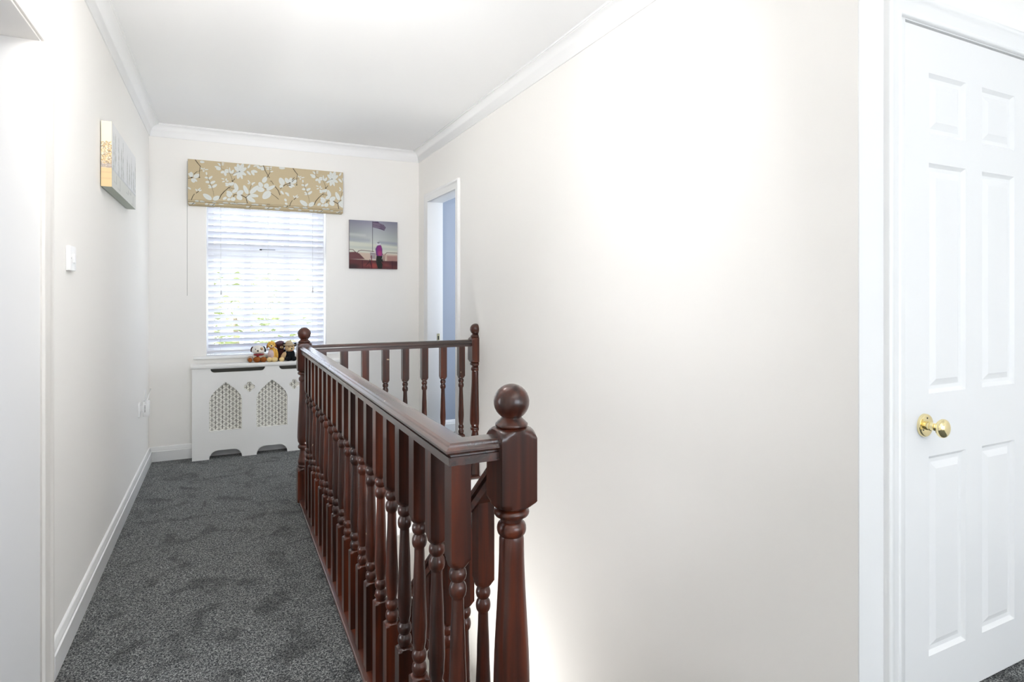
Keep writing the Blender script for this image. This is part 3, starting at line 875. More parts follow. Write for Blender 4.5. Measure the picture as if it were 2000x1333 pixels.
for c0 in ax:
    outline('grille', grille(c0 - 0.127, c0 + 0.127, 0.185, 0.580), 0.004, M_GRILLE, rc, Matrix.Translation((0, -0.0395, 0)) @ FRONT)
for c0 in (-0.1595, 0.1595):
    outline('grille', grille(c0 - 0.032, c0 + 0.032, 0.465, 0.567), 0.004, M_GRILLE, rc, Matrix.Translation((0, -0.0400, 0)) @ FRONT)
M_RAD = mat('radiator_shadowed_enamel', (0.24, 0.225, 0.19, 1), 0.6, noise=0.02)  # enamel colour darkened to hold the shade inside the cover
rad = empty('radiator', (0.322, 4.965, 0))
tag(rad, 'panel radiator, shade put into its colour, behind the pierced gothic arches of the cover', 'radiator')
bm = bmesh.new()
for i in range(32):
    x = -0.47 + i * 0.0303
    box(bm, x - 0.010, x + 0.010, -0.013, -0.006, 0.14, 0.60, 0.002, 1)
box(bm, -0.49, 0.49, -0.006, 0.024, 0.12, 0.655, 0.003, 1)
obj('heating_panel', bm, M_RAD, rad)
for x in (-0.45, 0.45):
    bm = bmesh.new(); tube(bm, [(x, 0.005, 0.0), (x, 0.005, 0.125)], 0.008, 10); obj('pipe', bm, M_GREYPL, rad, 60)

# ------------------------------------------------------------------ canvas on the back wall
bx, bz = (0.918, 1.3185), (1.4255, 1.8255)
cp = Print(0, 957, 0, 960, 6.0, (0.36, 0.38, 0.40))
U, V = cp.U, cp.V          # crop units, V downwards
def mixc(a, b, t): return np.array(a) * (1 - t[..., None]) + np.array(b) * t[..., None]
t = np.clip(V / 430, 0, 1)
cp.C = mixc((0.24, 0.235, 0.30), (0.47, 0.50, 0.47), t)
cp.C *= (0.78 + 0.34 * np.exp(-((U - 480) / 330) ** 2))[..., None]
cp.line(-50, 285, 300, 300, 40, (0.56, 0.58, 0.55), 0.6, 50)
cp.line(-50, 380, 380, 395, 55, (0.33, 0.34, 0.40), 0.7, 60)
cp.line(600, 425, 1000, 445, 45, (0.27, 0.28, 0.36), 0.8, 50)
cp.poly([(-10, 425), (957, 500), (957, 1000), (-10, 1000)], (0.60, 0.61, 0.52), 0.9, 30)
cp.line(-50, 535, 957, 560, 45, (0.44, 0.48, 0.46), 0.6, 40)
cp.poly([(180, 640), (957, 660), (957, 800), (180, 790)], (0.55, 0.40, 0.32), 0.85, 30)
cp.poly([(740, 690), (957, 690), (957, 830), (740, 800)], (0.33, 0.16, 0.15), 0.8, 30)
cp.poly([(-10, 640), (120, 630), (190, 660), (300, 770), (-10, 780)], (0.14, 0.060, 0.065), 1, 12)
cp.poly([(-10, 775), (420, 790), (957, 800), (957, 970), (-10, 970)], (0.115, 0.040, 0.042), 1, 12)
cp.ell(480, 900, 70, 50, (0.40, 0.07, 0.06), 0.6, soft=50)
cp.ell(330, 890, 60, 30, (0.28, 0.06, 0.06), 0.6, soft=40)
cp.ell(760, 880, 90, 30, (0.26, 0.06, 0.06), 0.5, soft=40)
cp.ell(60, 930, 120, 60, (0.03, 0.03, 0.03), 0.7, soft=60)
cp.ell(880, 850, 120, 50, (0.06, 0.03, 0.04), 0.6, soft=50)
K = (0.03, 0.02, 0.025)
cp.line(452, 15, 452, 620, 10, (0.08, 0.07, 0.09))
for a, b in (((0, 585), (70, 590)), ((70, 590), (120, 640)), ((150, 650), (180, 610)), ((180, 610), (230, 597)), ((230, 597), (480, 612)), ((690, 800), (700, 670)), ((700, 670), (740, 630)), ((740, 630), (957, 632)), ((640, 640), (670, 690)), ((670, 690), (675, 800))):
    cp.line(*a, *b, 11, (0.12, 0.05, 0.06))
for x in (250, 430, 850):
    cp.line(x, 800, x + 4, 955, 12, (0.06, 0.02, 0.03))
cp.poly([(455, 18), (560, 12), (600, 40), (680, 72), (718, 120), (690, 185), (560, 145), (455, 128)], (0.085, 0.055, 0.105), 1, 8)
for k in range(4):
    cp.line(462, 45 + k * 24, 600, 50 + k * 26, 8, (0.40, 0.34, 0.40), 0.9)
    cp.line(600, 50 + k * 26, 700, 100 + k * 22, 7, (0.32, 0.27, 0.33), 0.8)
cp.poly([(405, 625), (500, 620), (520, 770), (410, 780)], (0.50, 0.45, 0.47), 0.9, 10)
for k in range(4):
    cp.line(410, 650 + 30 * k, 510, 660 + 28 * k, 11, (0.06, 0.04, 0.05))
cp.poly([(525, 690), (510, 560), (540, 500), (590, 470), (625, 490), (648, 560), (650, 700), (580, 720)], (0.13, 0.05, 0.18), 1, 8)
cp.ell(590, 590, 48, 110, (0.26, 0.03, 0.17), 0.8, soft=30)
cp.ell(600, 650, 40, 50, (0.45, 0.07, 0.16), 0.6, soft=30)
cp.ell(572, 458, 42, 26, (0.62, 0.62, 0.66), 1)
cp.ell(570, 436, 26, 14, (0.20, 0.20, 0.22), 1)
cp.poly([(530, 700), (650, 700), (665, 820), (640, 955), (560, 955), (520, 820)], (0.025, 0.025, 0.022), 1, 8)
cp.line(400, 780, 440, 955, 14, K); cp.line(430, 700, 440, 955, 16, (0.14, 0.02, 0.03)); cp.line(320, 900, 400, 810, 12, K); cp.line(640, 820, 690, 930, 14, (0.16, 0.03, 0.04))
cp.line(640, 760, 660, 700, 8, (0.5, 0.5, 0.5), 0.8)
cv = empty('canvas_print', (1.118, 4.99, 1.4255))
tag(cv, 'square canvas of a figure by a railing under a striped flag', 'picture')
M_CANV = printed('printed_canvas', 0.75, 0.15)
link('printed_face', cp.mesh('printed_face', lambda U, V: (bx[0] + U / 957 * 0.4005 - 1.118, np.full(U.shape, -0.0206), (960 - V) / 960 * 0.400)), M_CANV, cv)
M_CEDGE = mat('dark_canvas_edge', (0.09, 0.06, 0.08, 1), 0.8, noise=0.1)
boxobj('stretcher', (-0.200, 0.2005, -0.020, 0, 0, 0.400), M_CEDGE, cv)

# ------------------------------------------------------------------ canvas on the left wall
lc = empty('canvas_print', (XL, 3.515, 1.682))
tag(lc, 'long pale landscape canvas of bare poplars on the left wall', 'picture')
y0, y1, z0, z1, xf = 3.130, 3.903, 1.682, 1.970, -0.451
lp = Print(y0, y1, z0, z1, 0.0018, (0.76, 0.77, 0.79))
rs = np.random.RandomState(8)
lp.C = mixc((0.72, 0.74, 0.76), (0.80, 0.80, 0.80), np.clip((lp.V - z0) / (z1 - z0), 0, 1))
lp.poly([(y0 - 1, z0 - 1), (y1 + 1, z0 - 1), (y1 + 1, 1.758), (y0 - 1, 1.768)], (0.66, 0.67, 0.63), 0.8, 0.004)
for yc, top, w in ((3.18, 1.925, 0.05), (3.227, 1.93, 0.06), (3.319, 1.935, 0.07), (3.40, 1.90, 0.05), (3.453, 1.94, 0.07), (3.593, 1.91, 0.06), (3.67, 1.88, 0.05), (3.743, 1.92, 0.06), (3.884, 1.93, 0.06), (3.82, 1.87, 0.05)):
    for k in range(46):
        zc = 1.765 + (top - 1.765) * rs.rand() ** 1.2
        sp_ = w / 2 * (1 - (zc - 1.765) / (top - 1.765)) ** 0.6
        yy = yc + (rs.rand() - 0.5) * 2 * sp_ * 0.8
        lp.line(yy, zc, yy + (rs.rand() - 0.5) * 0.008, zc + 0.016, 0.0040, (0.34, 0.38, 0.35) if rs.rand() > 0.3 else (0.46, 0.42, 0.36), 0.62, 0.003)
    lp.line(yc, 1.762, yc, top, 0.003, (0.42, 0.43, 0.44), 0.6, 0.003)
lp.line(y0, 1.766, y1, 1.757, 0.005, (0.40, 0.43, 0.48), 0.6, 0.010)
for yy, za, zb in ((3.255, 1.715, 1.750), (3.36, 1.700, 1.745), (3.62, 1.722, 1.742), (3.72, 1.735, 1.75), (3.80, 1.690, 1.735)):
    lp.line(yy, za, yy, zb, 0.006, (0.25, 0.26, 0.26), 0.85)
    lp.line(yy - 0.07, za + 0.001, yy, za, 0.005, (0.45, 0.47, 0.45), 0.6, 0.008)
link('printed_face', lp.mesh('printed_face', lambda U, V: (np.full(U.shape, xf - XL), U - 3.515, V - 1.682)), M_CANV, lc)
le = Print(0, 0.040, z0, z1, 0.0014, srgb(238, 226, 200))  # warm lamplight tint put into the edge print colours
le.poly([(-1, 1), (1, 1), (1, 1.765), (-1, 1.765)], srgb(222, 194, 150), 1, 0.003)
for k in range(420):
    zc = 1.767 + 0.115 * rs.rand() ** 1.3; uu = 0.040 * rs.rand()
    le.ell(uu, zc, 0.0016 + 0.002 * rs.rand(), 0.002, srgb(150, 130, 110) if rs.rand() > 0.45 else srgb(205, 170, 110), 0.65)
le.line(-0.01, 1.775, 0.06, 1.775, 0.018, srgb(176, 168, 172), 0.6, 0.008)
for zc in (1.745, 1.718):
    le.line(-0.01, zc, 0.06, zc, 0.006, srgb(196, 170, 135), 0.5, 0.006)
e = link('canvas_edge', le.mesh('canvas_edge', lambda U, V: (0.0435 - U, np.full(U.shape, y0 - 3.515), V - 1.682)), M_CANV, lc)
e['label'] = 'wrapped canvas edge with warm lamplight painted into its print'
M_SAGE = mat('sage_canvas_edge', srgb(186, 192, 182), 0.8, noise=0.05, scale=30)
boxobj('stretcher', (0.004, 0.0435, y0 - 3.515 + 0.0005, y1 - 3.515, 0, 0.288), M_SAGE, lc)
boxobj('wall_batten', (0, 0.004, -0.3, 0.3, 0.20, 0.24), M_SAGE, lc)

# ------------------------------------------------------------------ switch, socket, repeater
sw = boxobj('light_switch', (0, 0.014, -0.044, 0.044, -0.043, 0.043), M_PLASTIC, None, 0.003)
sw.location = (XL, 2.552, 1.331)
tag(sw, 'white square light switch on the left wall', 'light switch')
bm = bmesh.new(); box(bm, 0.013, 0.019, -0.012, 0.012, -0.016, 0.016, 0.002); obj('rocker', bm, M_PLASTIC, sw, 40)
for y in (-0.030, 0.030):
    bm = bmesh.new(); box(bm, 0.0135, 0.0146, y - 0.003, y + 0.003, -0.003, 0.003, 0.0008, 1); obj('screw', bm, M_GREYPL, sw)
so = boxobj('wall_socket', (0, 0.009, -0.043, 0.043, -0.043, 0.043), M_PLASTIC, None, 0.002)
so.location = (XL, 4.43, 0.475)
tag(so, 'white wall socket low on the left wall behind the repeater', 'socket')
bm = bmesh.new(); box(bm, 0.009, 0.013, -0.036, -0.026, 0.012, 0.028, 0.001); obj('rocker', bm, M_PLASTIC, so)
rp = empty('wifi_repeater', (XL + 0.009, 4.462, 0.425))
tag(rp, 'white plug-in repeater with two raised antennas on the wall socket', 'repeater')
boxobj('body', (0.010, 0.046, -0.020, 0.034, 0, 0.098), M_PLASTIC, rp, 0.006)
boxobj('plug', (0, 0.012, -0.016, 0.016, 0.030, 0.072), M_PLASTIC, rp, 0.002)
for k in range(5):
    bm = bmesh.new(); box(bm, 0.0455, 0.0465, -0.010, -0.004, 0.030 + k * 0.009, 0.034 + k * 0.009); obj('indicator', bm, M_GREYPL, rp)
    bm = bmesh.new(); box(bm, 0.020, 0.026, -0.0203, -0.0195, 0.030 + k * 0.009, 0.034 + k * 0.009); obj('indicator', bm, M_BLACK, rp)
bm = bmesh.new(); tube(bm, [(0.028, -0.018, 0.085), (0.028, -0.026, 0.095), (0.026, -0.040, 0.180)], [0.004, 0.0045, 0.0032], 8); obj('antenna', bm, M_PLASTIC, rp, 60)
bm = bmesh.new(); tube(bm, [(0.028, 0.032, 0.085), (0.030, 0.042, 0.095), (0.046, 0.070, 0.165)], [0.004, 0.0045, 0.0032], 8); obj('antenna', bm, M_PLASTIC, rp, 60)
# ------------------------------------------------------------------ balustrades
RZ = 0.910
rail_prof = [(-0.0255, -0.045), (0.0255, -0.045), (0.0255, -0.0285), (0.0200, -0.0275), (0.0200, -0.0225), (0.030, -0.0215), (0.0330, -0.018), (0.0330, -0.0135),
             (0.0300, -0.0100), (0.0258, -0.0080), (0.0245, -0.0045), (0.0200, -0.0012), (0.0, 0.0), (-0.0200, -0.0012), (-0.0245, -0.0045), (-0.0258, -0.0080),
             (-0.0300, -0.0100), (-0.0330, -0.0135), (-0.0330, -0.018), (-0.030, -0.0215), (-0.0200, -0.0225), (-0.0200, -0.0275), (-0.0255, -0.0285)]
BAL = [(0, 9, .0205), (0.279, 9, .0205), (0.281, 9, .0205), (0.283, .0275, .0205), (0.287, .0215, .0205), (0.290, .0165, None)] + bead(0.2905, 0.321, .0125, .0180) + bead(0.3215, 0.351, .0120, .0180) + \
      lerp([(0.352, .0130), (0.372, .0158), (0.412, .0180), (0.50, .0152), (0.585, .0124), (0.592, .0122)]) + bead(0.594, 0.627, .0122, .0180) + bead(0.6275, 0.655, .0120, .0180) + \
      [(0.657, .0165, .0205), (0.662, .0205, .0205), (0.668, .0245, .0205), (0.674, .0292, .0205), (0.676, .0292, .0205), (0.867, 9, .0205)]
bm = bmesh.new(); turned(bm, BAL, 32)
bal_me = mesh_of(bm, 'baluster', 35); bal_me.materials.append(M_WOODZ)


def newel_secs(low=0.0, hh=0.040):
    ball = []
    for i in range(1, 13):
        a = -PI / 2 + 0.60 + (PI - 0.60) * i / 12
        ball.append((0.977 + 0.0377 * math.sin(a), max(0.0006, 0.0377 * math.cos(a)), None))
    return [(low, 9, hh), (0.178, 9, hh), (0.181, 9, hh), (0.184, .053, hh), (0.190, .046, hh), (0.196, .038, None)] + bead(0.197, 0.212, .034, .0385) + \
        lerp([(0.213, .034), (0.230, .0365), (0.262, .030), (0.300, .0235)], 6) + bead(0.302, 0.330, .0245, .0355) + \
        lerp([(0.331, .0285), (0.352, .0365), (0.372, .0385), (0.690, .0262)], 8) + bead(0.697, 0.727, .0245, .0310) + [(0.728, .0232, None), (0.735, .0235, None)] + bead(0.736, 0.757, .0285, .0375) + \
        [(0.7585, .036, hh), (0.763, .044, hh), (0.770, .0535, hh), (0.774, .0570, hh), (0.777, .0570, hh), (0.902, .0570, hh), (0.905, .0568, hh), (0.909, .0545, hh), (0.9135, .0510, hh), (0.918, .0468, hh), (0.9215, .0420, hh), (0.9245, .0345, None)] + \
        bead(0.9250, 0.9340, .0315, .0345) + [(0.937, .0290, None), (0.941, .0245, None), (0.9445, .0215, None)] + [(0.9455, 0.0210, None)] + ball


def newel(name, x, y, parent, low=0.0, clip=None):
    S = newel_secs(low)
    cut = [i for i, s in enumerate(S) if s[0] > 0.9246][0]
    out = []
    for nm, secs in ((name, S[:cut]), ('ball_finial', S[cut - 1:])):
        bm = bmesh.new()
        turned(bm, secs, 48)
        if clip is not None:
            for v in bm.verts:
                v.co.x = min(v.co.x, clip - x)
        o = obj(nm, bm, M_WOODZ, parent if nm == name else out[0], 35)
        if nm == name: o.location = (x, y, 0)
        out.append(o)
    return out[0]


NX, NY = 0.5425, 1.125
RX = 0.4195
FX, FY = 0.4175, 3.669
# landing balustrade
lb = empty('landing_balustrade', (0, 0, 0))
tag(lb, 'long mahogany balustrade beside the carpeted walkway, from the large front newel post', 'balustrade')
newel('newel_post', NX, NY, lb, -0.30)
newel('newel_post', FX, FY, lb, 0.0)
bm = sweep([(RX, FY - 0.038), (RX, NY), (NX - 0.038, NY)], rail_prof, lambda x, y, b: (x, y, RZ + b))
obj('handrail', bm, M_WOODY, lb, 30)
for i in range(19):
    o = link('baluster', bal_me, None, lb); o.location = (RX + 0.001, 1.121 + i * 0.1307, 0)
bm = bmesh.new(); box(bm, 0.383, 0.492, 1.080, 3.712, 0.0, 0.013, 0.005, 3); obj('base_rail', bm, M_WOODY, lb, 40)
# cross balustrade at the far end of the stairwell
cb = empty('cross_balustrade', (0, 0, 0))
tag(cb, 'short mahogany balustrade crossing the far end of the stairwell to the right wall', 'balustrade')
newel('half_newel_post', 1.503, FY, cb, 0.0, XR)
bm = sweep([(FX + 0.039, FY), (1.464, FY)], rail_prof, lambda x, y, b: (x, y, RZ + b))
obj('handrail', bm, M_WOODX, cb, 30)
for i in range(8):
    o = link('baluster', bal_me, None, cb); o.location = (0.521 + i * 0.1255, FY, 0)
bm = bmesh.new(); box(bm, 0.493, 1.512, 3.600, 3.712, 0.0, 0.013, 0.005, 3); obj('base_rail', bm, M_WOODX, cb, 40)
# stair balustrade running down
sb = empty('stair_balustrade', (0, 0, 0))
tag(sb, 'mahogany stair balustrade sloping down behind the front newel post', 'balustrade')
SL = 0.86
SX = 0.5605
ca = math.cos(math.atan(SL))
bm = sweep([(1.160, 0.886), (3.75, 0.886 - SL * 2.59)], [(b, a) for a, b in rail_prof], lambda y, z, b: (SX + b, y, z + 0.0))
# profile: offset right of path = vertical-ish; flip so the moulded face is on top
bm.free()
bm = bmesh.new()
rg = []
for yy, zz in ((1.160, 0.886), (3.75, 0.886 - SL * 2.59)):
    rg.append([bm.verts.new((SX + a, yy + b * SL * ca * 0.0, zz + b / ca)) for a, b in rail_prof])
n_ = len(rail_prof)
for j in range(n_):
    bm.faces.new((rg[0][j], rg[0][(j + 1) % n_], rg[1][(j + 1) % n_], rg[1][j]))
bm.faces.new(rg[0]); bm.faces.new(rg[1])
obj('handrail', bm, M_WOODY, sb, 30)
for i in range(18):
    yy = 1.320 + i * 0.127
    o = link('baluster', bal_me, None, sb); o.location = (SX, yy, -0.156 - SL * (yy - 1.320))
bm = bmesh.new()
def slab(bm, x0, x1, ya, za0, za1, yb, zb0, zb1):
    v = [bm.verts.new(p) for p in ((x0, ya, za0), (x1, ya, za0), (x1, ya, za1), (x0, ya, za1), (x0, yb, zb0), (x1, yb, zb0), (x1, yb, zb1), (x0, yb, zb1))]
    for f in ((0, 1, 2, 3), (4, 7, 6, 5), (0, 4, 5, 1), (1, 5, 6, 2), (2, 6, 7, 3), (3, 7, 4, 0)):
        bm.faces.new([v[i] for i in f])
slab(bm, SX - 0.024, SX + 0.024, 1.165, -0.32, 0.025, 3.80, -0.32 - SL * 2.635, 0.025 - SL * 2.635)
obj('string_board', bm, M_WOODY, sb)
nw = newel('newel_post', 0.5425, 3.80, sb, -0.75); nw.location.z = -1.62
# carpeted stairs
st = empty('staircase', (0, 0, 0)); st['kind'] = 'structure'
for k in range(13):
    yy = 1.165 + k * 0.216; zt = -(k + 1) * 0.1857
    bm = bmesh.new(); box(bm, 0.586, XR - 0.001, yy - 0.022, yy + 0.216, zt - 0.03, zt, 0.008, 2); box(bm, 0.586, XR - 0.001, yy + 0.19, yy + 0.216, zt - 0.19, zt - 0.03)
    obj('tread', bm, M_CARPET, st, 40)

# ------------------------------------------------------------------ soft toys on the radiator cover (plain plush animals)
P_CREAM = plush('cream_plush', srgb(232, 222, 205)); P_WHITE = plush('white_plush', srgb(236, 232, 226), 0.1)
P_BLACK = plush('black_plush', (0.010, 0.012, 0.014, 1)); P_BROWN = plush('chestnut_plush', srgb(150, 88, 42)); P_GOLD = plush('golden_plush', srgb(226, 178, 88))
P_TAN = plush('tan_plush', srgb(200, 170, 130)); P_PALE = plush('pale_yellow_plush', srgb(230, 205, 150)); P_DARK = plush('dark_brown_plush', srgb(70, 42, 38)); P_PLAID = plush('checked_cloth', srgb(104, 84, 96), 0.6)
P_RED = mat('red_felt', srgb(140, 40, 45), 0.9, noise=0.1); P_PINK = mat('pink_felt', srgb(225, 165, 165), 0.9, noise=0.1); P_STRAW = plush('straw_cloth', srgb(196, 178, 150), 0.15)
P_NOSE = mat('black_nose', (0.008, 0.008, 0.010, 1), 0.3, noise=0.05); P_GREY = plush('grey_plush', srgb(165, 150, 140)); P_MAUVE = plush('pale_mauve_plush', srgb(205, 185, 185), 0.1)
SH = 0.694


def toy(name, x, y, label, rz=0.0):
    o = empty(name, (x, y, SH), rz)
    return tag(o, label, 'soft toy', 'soft toys on the radiator cover')


def pt(name, t, loc, sc, m, rot=(0, 0, 0), sub=3):
    return ico(name, t, loc, sc, m, rot, sub)


# cream puppy with a brown eye patch
t = toy('plush_puppy', 0.228, 4.925, 'cream plush puppy with a red scarf, dark floppy ears and brown legs, leftmost toy')
pt('body', t, (0.006, 0.012, 0.040), (0.046, 0.036, 0.042), P_CREAM)
hd = pt('head', t, (-0.002, -0.002, 0.092), (0.047, 0.036, 0.036), P_WHITE)
pt('muzzle', hd, (-0.004, -0.034, 0.082), (0.021, 0.015, 0.015), P_CREAM)
pt('nose', hd, (-0.006, -0.048, 0.088), (0.007, 0.005, 0.006), P_NOSE)
pt('eye_patch', hd, (0.018, -0.026, 0.100), (0.014, 0.010, 0.014), P_TAN, (0, 0.3, 0))
pt('eye', hd, (-0.022, -0.034, 0.100), (0.0035, 0.003, 0.004), P_NOSE, sub=2)
pt('eye', hd, (0.016, -0.036, 0.100), (0.0035, 0.003, 0.004), P_NOSE, sub=2)
pt('ear', t, (-0.045, 0.000, 0.098), (0.010, 0.012, 0.022), P_DARK, (0, 0.25, 0))
pt('ear', t, (0.043, 0.000, 0.096), (0.009, 0.012, 0.024), P_BLACK, (0, -0.25, 0))
pt('scarf', t, (0.002, -0.012, 0.057), (0.038, 0.032, 0.008), P_RED)
pt('scarf_knot', t, (-0.006, -0.044, 0.052), (0.011, 0.006, 0.009), P_RED, sub=2)
pt('leg', t, (-0.012, -0.034, 0.022), (0.026, 0.026, 0.022), P_BROWN)
pt('leg', t, (0.034, -0.032, 0.020), (0.024, 0.024, 0.020), P_BROWN)
pt('foot', t, (-0.058, -0.028, 0.026), (0.023, 0.020, 0.026), P_GREY)
pt('foot_pad', t, (-0.060, -0.044, 0.022), (0.015, 0.007, 0.017), P_BROWN)
# golden dog
t = toy('plush_dog', 0.322, 4.922, 'golden plush dog with floppy tan ears and a pale chest, beside the puppy')
pt('body', t, (0.006, 0.002, 0.055), (0.034, 0.030, 0.055), P_GOLD, (0, 0.1, 0))
pt('chest', t, (-0.006, -0.018, 0.056), (0.024, 0.018, 0.036), P_MAUVE)
hd = pt('head', t, (-0.002, -0.002, 0.128), (0.029, 0.027, 0.029), P_GOLD)
pt('muzzle', hd, (-0.004, -0.029, 0.119), (0.016, 0.014, 0.012), P_PALE)
pt('nose', hd, (-0.004, -0.042, 0.124), (0.006, 0.004, 0.005), P_NOSE)
pt('eye', hd, (-0.014, -0.024, 0.135), (0.003, 0.003, 0.004), P_NOSE, sub=2)
pt('eye', hd, (0.008, -0.025, 0.135), (0.003, 0.003, 0.004), P_NOSE, sub=2)
pt('mouth', hd, (-0.004, -0.040, 0.112), (0.007, 0.004, 0.004), P_PINK, sub=2)
pt('ear', t, (-0.029, 0.002, 0.122), (0.007, 0.011, 0.024), P_BROWN, (0, 0.25, 0))
pt('ear', t, (0.026, 0.002, 0.124), (0.007, 0.011, 0.022), P_BROWN, (0, -0.25, 0))
pt('arm', t, (0.034, -0.014, 0.058), (0.012, 0.014, 0.040), P_GOLD, (0, -0.12, 0))
pt('leg', t, (-0.018, -0.034, 0.018), (0.020, 0.024, 0.018), P_PALE)
pt('leg', t, (0.018, -0.038, 0.018), (0.024, 0.024, 0.019), P_PALE)
# dark bear behind with a checked cap
t = toy('plush_bear', 0.388, 4.967, 'dark brown plush bear in a checked cap, behind the golden dog')
pt('body', t, (0.004, 0.0, 0.048), (0.036, 0.022, 0.050), P_DARK)
hd = pt('head', t, (0.0, -0.004, 0.112), (0.032, 0.024, 0.030), P_DARK)
pt('muzzle', hd, (0.008, -0.026, 0.104), (0.014, 0.010, 0.010), P_TAN)
pt('nose', hd, (0.008, -0.036, 0.108), (0.005, 0.003, 0.004), P_NOSE, sub=2)
pt('cap', hd, (-0.006, -0.004, 0.138), (0.033, 0.025, 0.018), P_PLAID, (0, -0.15, 0))
pt('ear', hd, (-0.034, 0, 0.118), (0.008, 0.006, 0.009), P_DARK)
pt('ear', hd, (0.034, 0, 0.120), (0.008, 0.006, 0.009), P_DARK)
pt('arm', t, (0.026, -0.020, 0.060), (0.010, 0.010, 0.030), P_BLACK, (0, 0.3, 0))
pt('arm', t, (-0.020, -0.014, 0.060), (0.009, 0.008, 0.028), P_BLACK, (0, -0.3, 0))
pt('leg', t, (0.024, -0.020, 0.013), (0.016, 0.022, 0.013), P_DARK)
pt('leg', t, (-0.020, -0.014, 0.013), (0.014, 0.018, 0.013), P_DARK)
# tan and black bear with a straw hat
t = toy('plush_bear', 0.452, 4.925, 'black and tan plush bear in a floppy straw-coloured hat beside the newel')
pt('body', t, (0.004, 0.004, 0.045), (0.036, 0.030, 0.046), P_BLACK)
hd = pt('head', t, (0.0, -0.006, 0.100), (0.036, 0.032, 0.032), P_TAN)
pt('muzzle', hd, (0.006, -0.034, 0.090), (0.018, 0.014, 0.013), P_PALE)
pt('nose', hd, (0.012, -0.047, 0.095), (0.007, 0.005, 0.0055), P_NOSE)
pt('eye', hd, (-0.008, -0.034, 0.110), (0.0035, 0.003, 0.005), P_NOSE, sub=2)
pt('eye', hd, (0.016, -0.034, 0.110), (0.0035, 0.003, 0.005), P_NOSE, sub=2)
pt('mouth', hd, (0.008, -0.044, 0.081), (0.009, 0.004, 0.004), P_RED, sub=2)
hat = pt('hat', hd, (-0.004, -0.002, 0.137), (0.027, 0.025, 0.020), P_STRAW, (0, 0.1, 0))
bm = bmesh.new(); turned(bm, [(0.123, 0.030, None), (0.121, 0.046, None), (0.1235, 0.047, None), (0.128, 0.028, None)], 32, -0.002, -0.003)
obj('hat_brim', bm, P_STRAW, hd, 60)
pt('ear', t, (-0.038, 0.006, 0.122), (0.013, 0.008, 0.016), P_BLACK, (0, -0.3, 0))
pt('ear', t, (0.042, 0.006, 0.122), (0.012, 0.008, 0.015), P_BLACK, (0, 0.3, 0))
pt('arm', t, (-0.046, -0.016, 0.040), (0.017, 0.017, 0.034), P_TAN, (0, 0.45, 0))
pt('foot', t, (-0.060, -0.034, 0.016), (0.020, 0.018, 0.016), P_PALE)
pt('leg', t, (-0.014, -0.034, 0.018), (0.020, 0.022, 0.018), P_BLACK)
pt('leg', t, (0.028, -0.034, 0.018), (0.022, 0.022, 0.018), P_BLACK)

# ------------------------------------------------------------------ ceiling lamps (one on the landing behind the camera, one added over the walkway as fill)
M_BULB = bpy.data.materials.new('lit_bulb'); M_BULB.use_nodes = True
_e = M_BULB.node_tree.nodes['Principled BSDF']; _e.inputs['Emission Color'].default_value = (1, 0.95, 0.85, 1); _e.inputs['Emission Strength'].default_value = 6


def pendant(x, y, zb, label):
    t = empty('pendant_lamp', (x, y, CEIL))
    tag(t, label, 'lamp')
    bm = bmesh.new(); turned(bm, [(-0.03, 0.03, None), (-0.02, 0.05, None), (0, 0.052, None)], 32); obj('ceiling_rose', bm, M_LAMPMETAL, t, 40)
    bm = bmesh.new(); tube(bm, [(0, 0, -0.02), (0, 0, zb - CEIL + 0.16)], 0.003, 8); obj('cord', bm, M_CORD, t)
    bm = bmesh.new(); turned(bm, [(zb - CEIL + 0.115, 0.016, None), (zb - CEIL + 0.165, 0.018, None)], 20); obj('lamp_holder', bm, M_LAMPMETAL, t, 40)
    bm = bmesh.new(); turned(bm, [(zb - CEIL + 0.02, 0.004, None), (zb - CEIL + 0.03, 0.02, None), (zb - CEIL + 0.055, 0.03, None), (zb - CEIL + 0.08, 0.026, None), (zb - CEIL + 0.115, 0.012, None)], 20); obj('bulb', bm, M_BULB, t, 60)


pendant(1.15, 0.05, 2.10, 'bare bulb pendant over the near landing')
pendant(0.20, 1.92, 2.15, 'added bare bulb pendant, unseen fill over the carpeted walkway')  # added pendant, gives the walkway fill a body

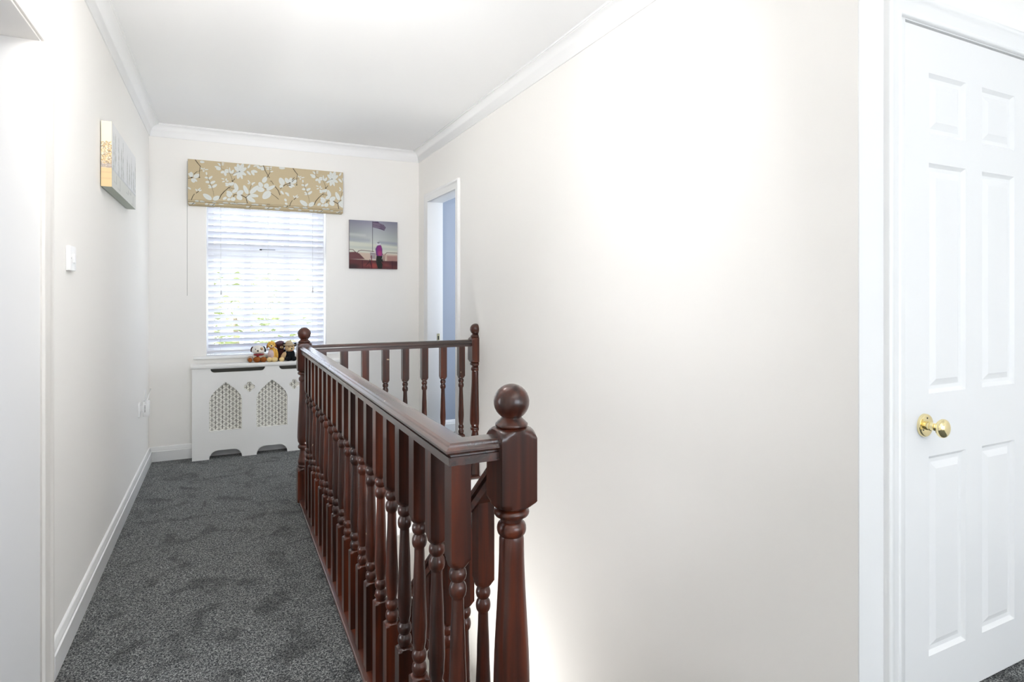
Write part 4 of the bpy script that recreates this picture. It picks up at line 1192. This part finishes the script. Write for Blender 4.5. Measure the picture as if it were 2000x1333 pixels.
lf = empty('fill_light_housing', (0.34, 1.27, 2.16))  # made-up housing for the added fill light, out of view
tag(lf, 'added white housing of an unseen fill light under the landing ceiling', 'lamp')
boxobj('housing', (-0.50, 0.50, -0.03, 0.02, -0.17, 0.17), M_PLASTIC, lf, 0.006)
boxobj('hanger', (-0.40, -0.38, -0.01, 0.01, 0.165, 0.28), M_LAMPMETAL, lf)
boxobj('hanger', (0.38, 0.40, -0.01, 0.01, 0.165, 0.28), M_LAMPMETAL, lf)

# ------------------------------------------------------------------ garden seen between the slats
gd = struct('ground', (-14, 16, 5.6, 40, LOW - 0.4, LOW - 0.3), M_BOUNCE)


def tree(name, x, y, h, r, m, label, n=2600, seed=1):
    t = empty(name, (x, y, LOW - 0.3)); tag(t, label, 'tree', 'garden trees behind the venetian blind')
    bm = bmesh.new(); tube(bm, [(0, 0, 0), (0.05, 0, h * 0.4), (-0.03, 0.02, h * 0.8)], [0.14, 0.10, 0.04], 10); obj('trunk', bm, M_TRUNK, t, 60)
    rs = random.Random(seed)
    bm = bmesh.new()
    for i in range(n):
        a = rs.random() * 2 * PI; c = rs.uniform(-1, 1); s_ = math.sqrt(1 - c * c); q = rs.random() ** 0.45
        lump = 1 + 0.25 * math.sin(3 * a + 5 * c)
        p = Vector((math.cos(a) * s_ * r * q * lump, math.sin(a) * s_ * r * q * lump, h * 0.62 + c * h * 0.42 * q))
        sz = rs.uniform(0.05, 0.11)
        M = Matrix.Rotation(rs.random() * 6.3, 3, 'Z') @ Matrix.Rotation(rs.uniform(-1.2, 1.2), 3, 'X')
        vs = [bm.verts.new(p + M @ Vector(k)) for k in ((-sz, 0, 0), (0, -sz * 0.45, 0), (sz, 0, 0), (0, sz * 0.45, 0.01))]
        bm.faces.new(vs)
    f = obj('foliage', bm, m, t); f['kind'] = 'stuff'


tree('garden_tree', 0.2, 12.5, 4.6, 2.0, M_LEAF2, 'leafy yellow-green tree outside the window, left of the garden trees', seed=2)
tree('garden_tree', 5.6, 16.5, 5.4, 2.3, M_LEAF, 'darker green tree outside the window, right of the garden trees', seed=3)
tree('garden_tree', -5.4, 16.5, 4.4, 2.0, M_LEAF2, 'pale tree at the left end of the garden behind the blind', seed=5)
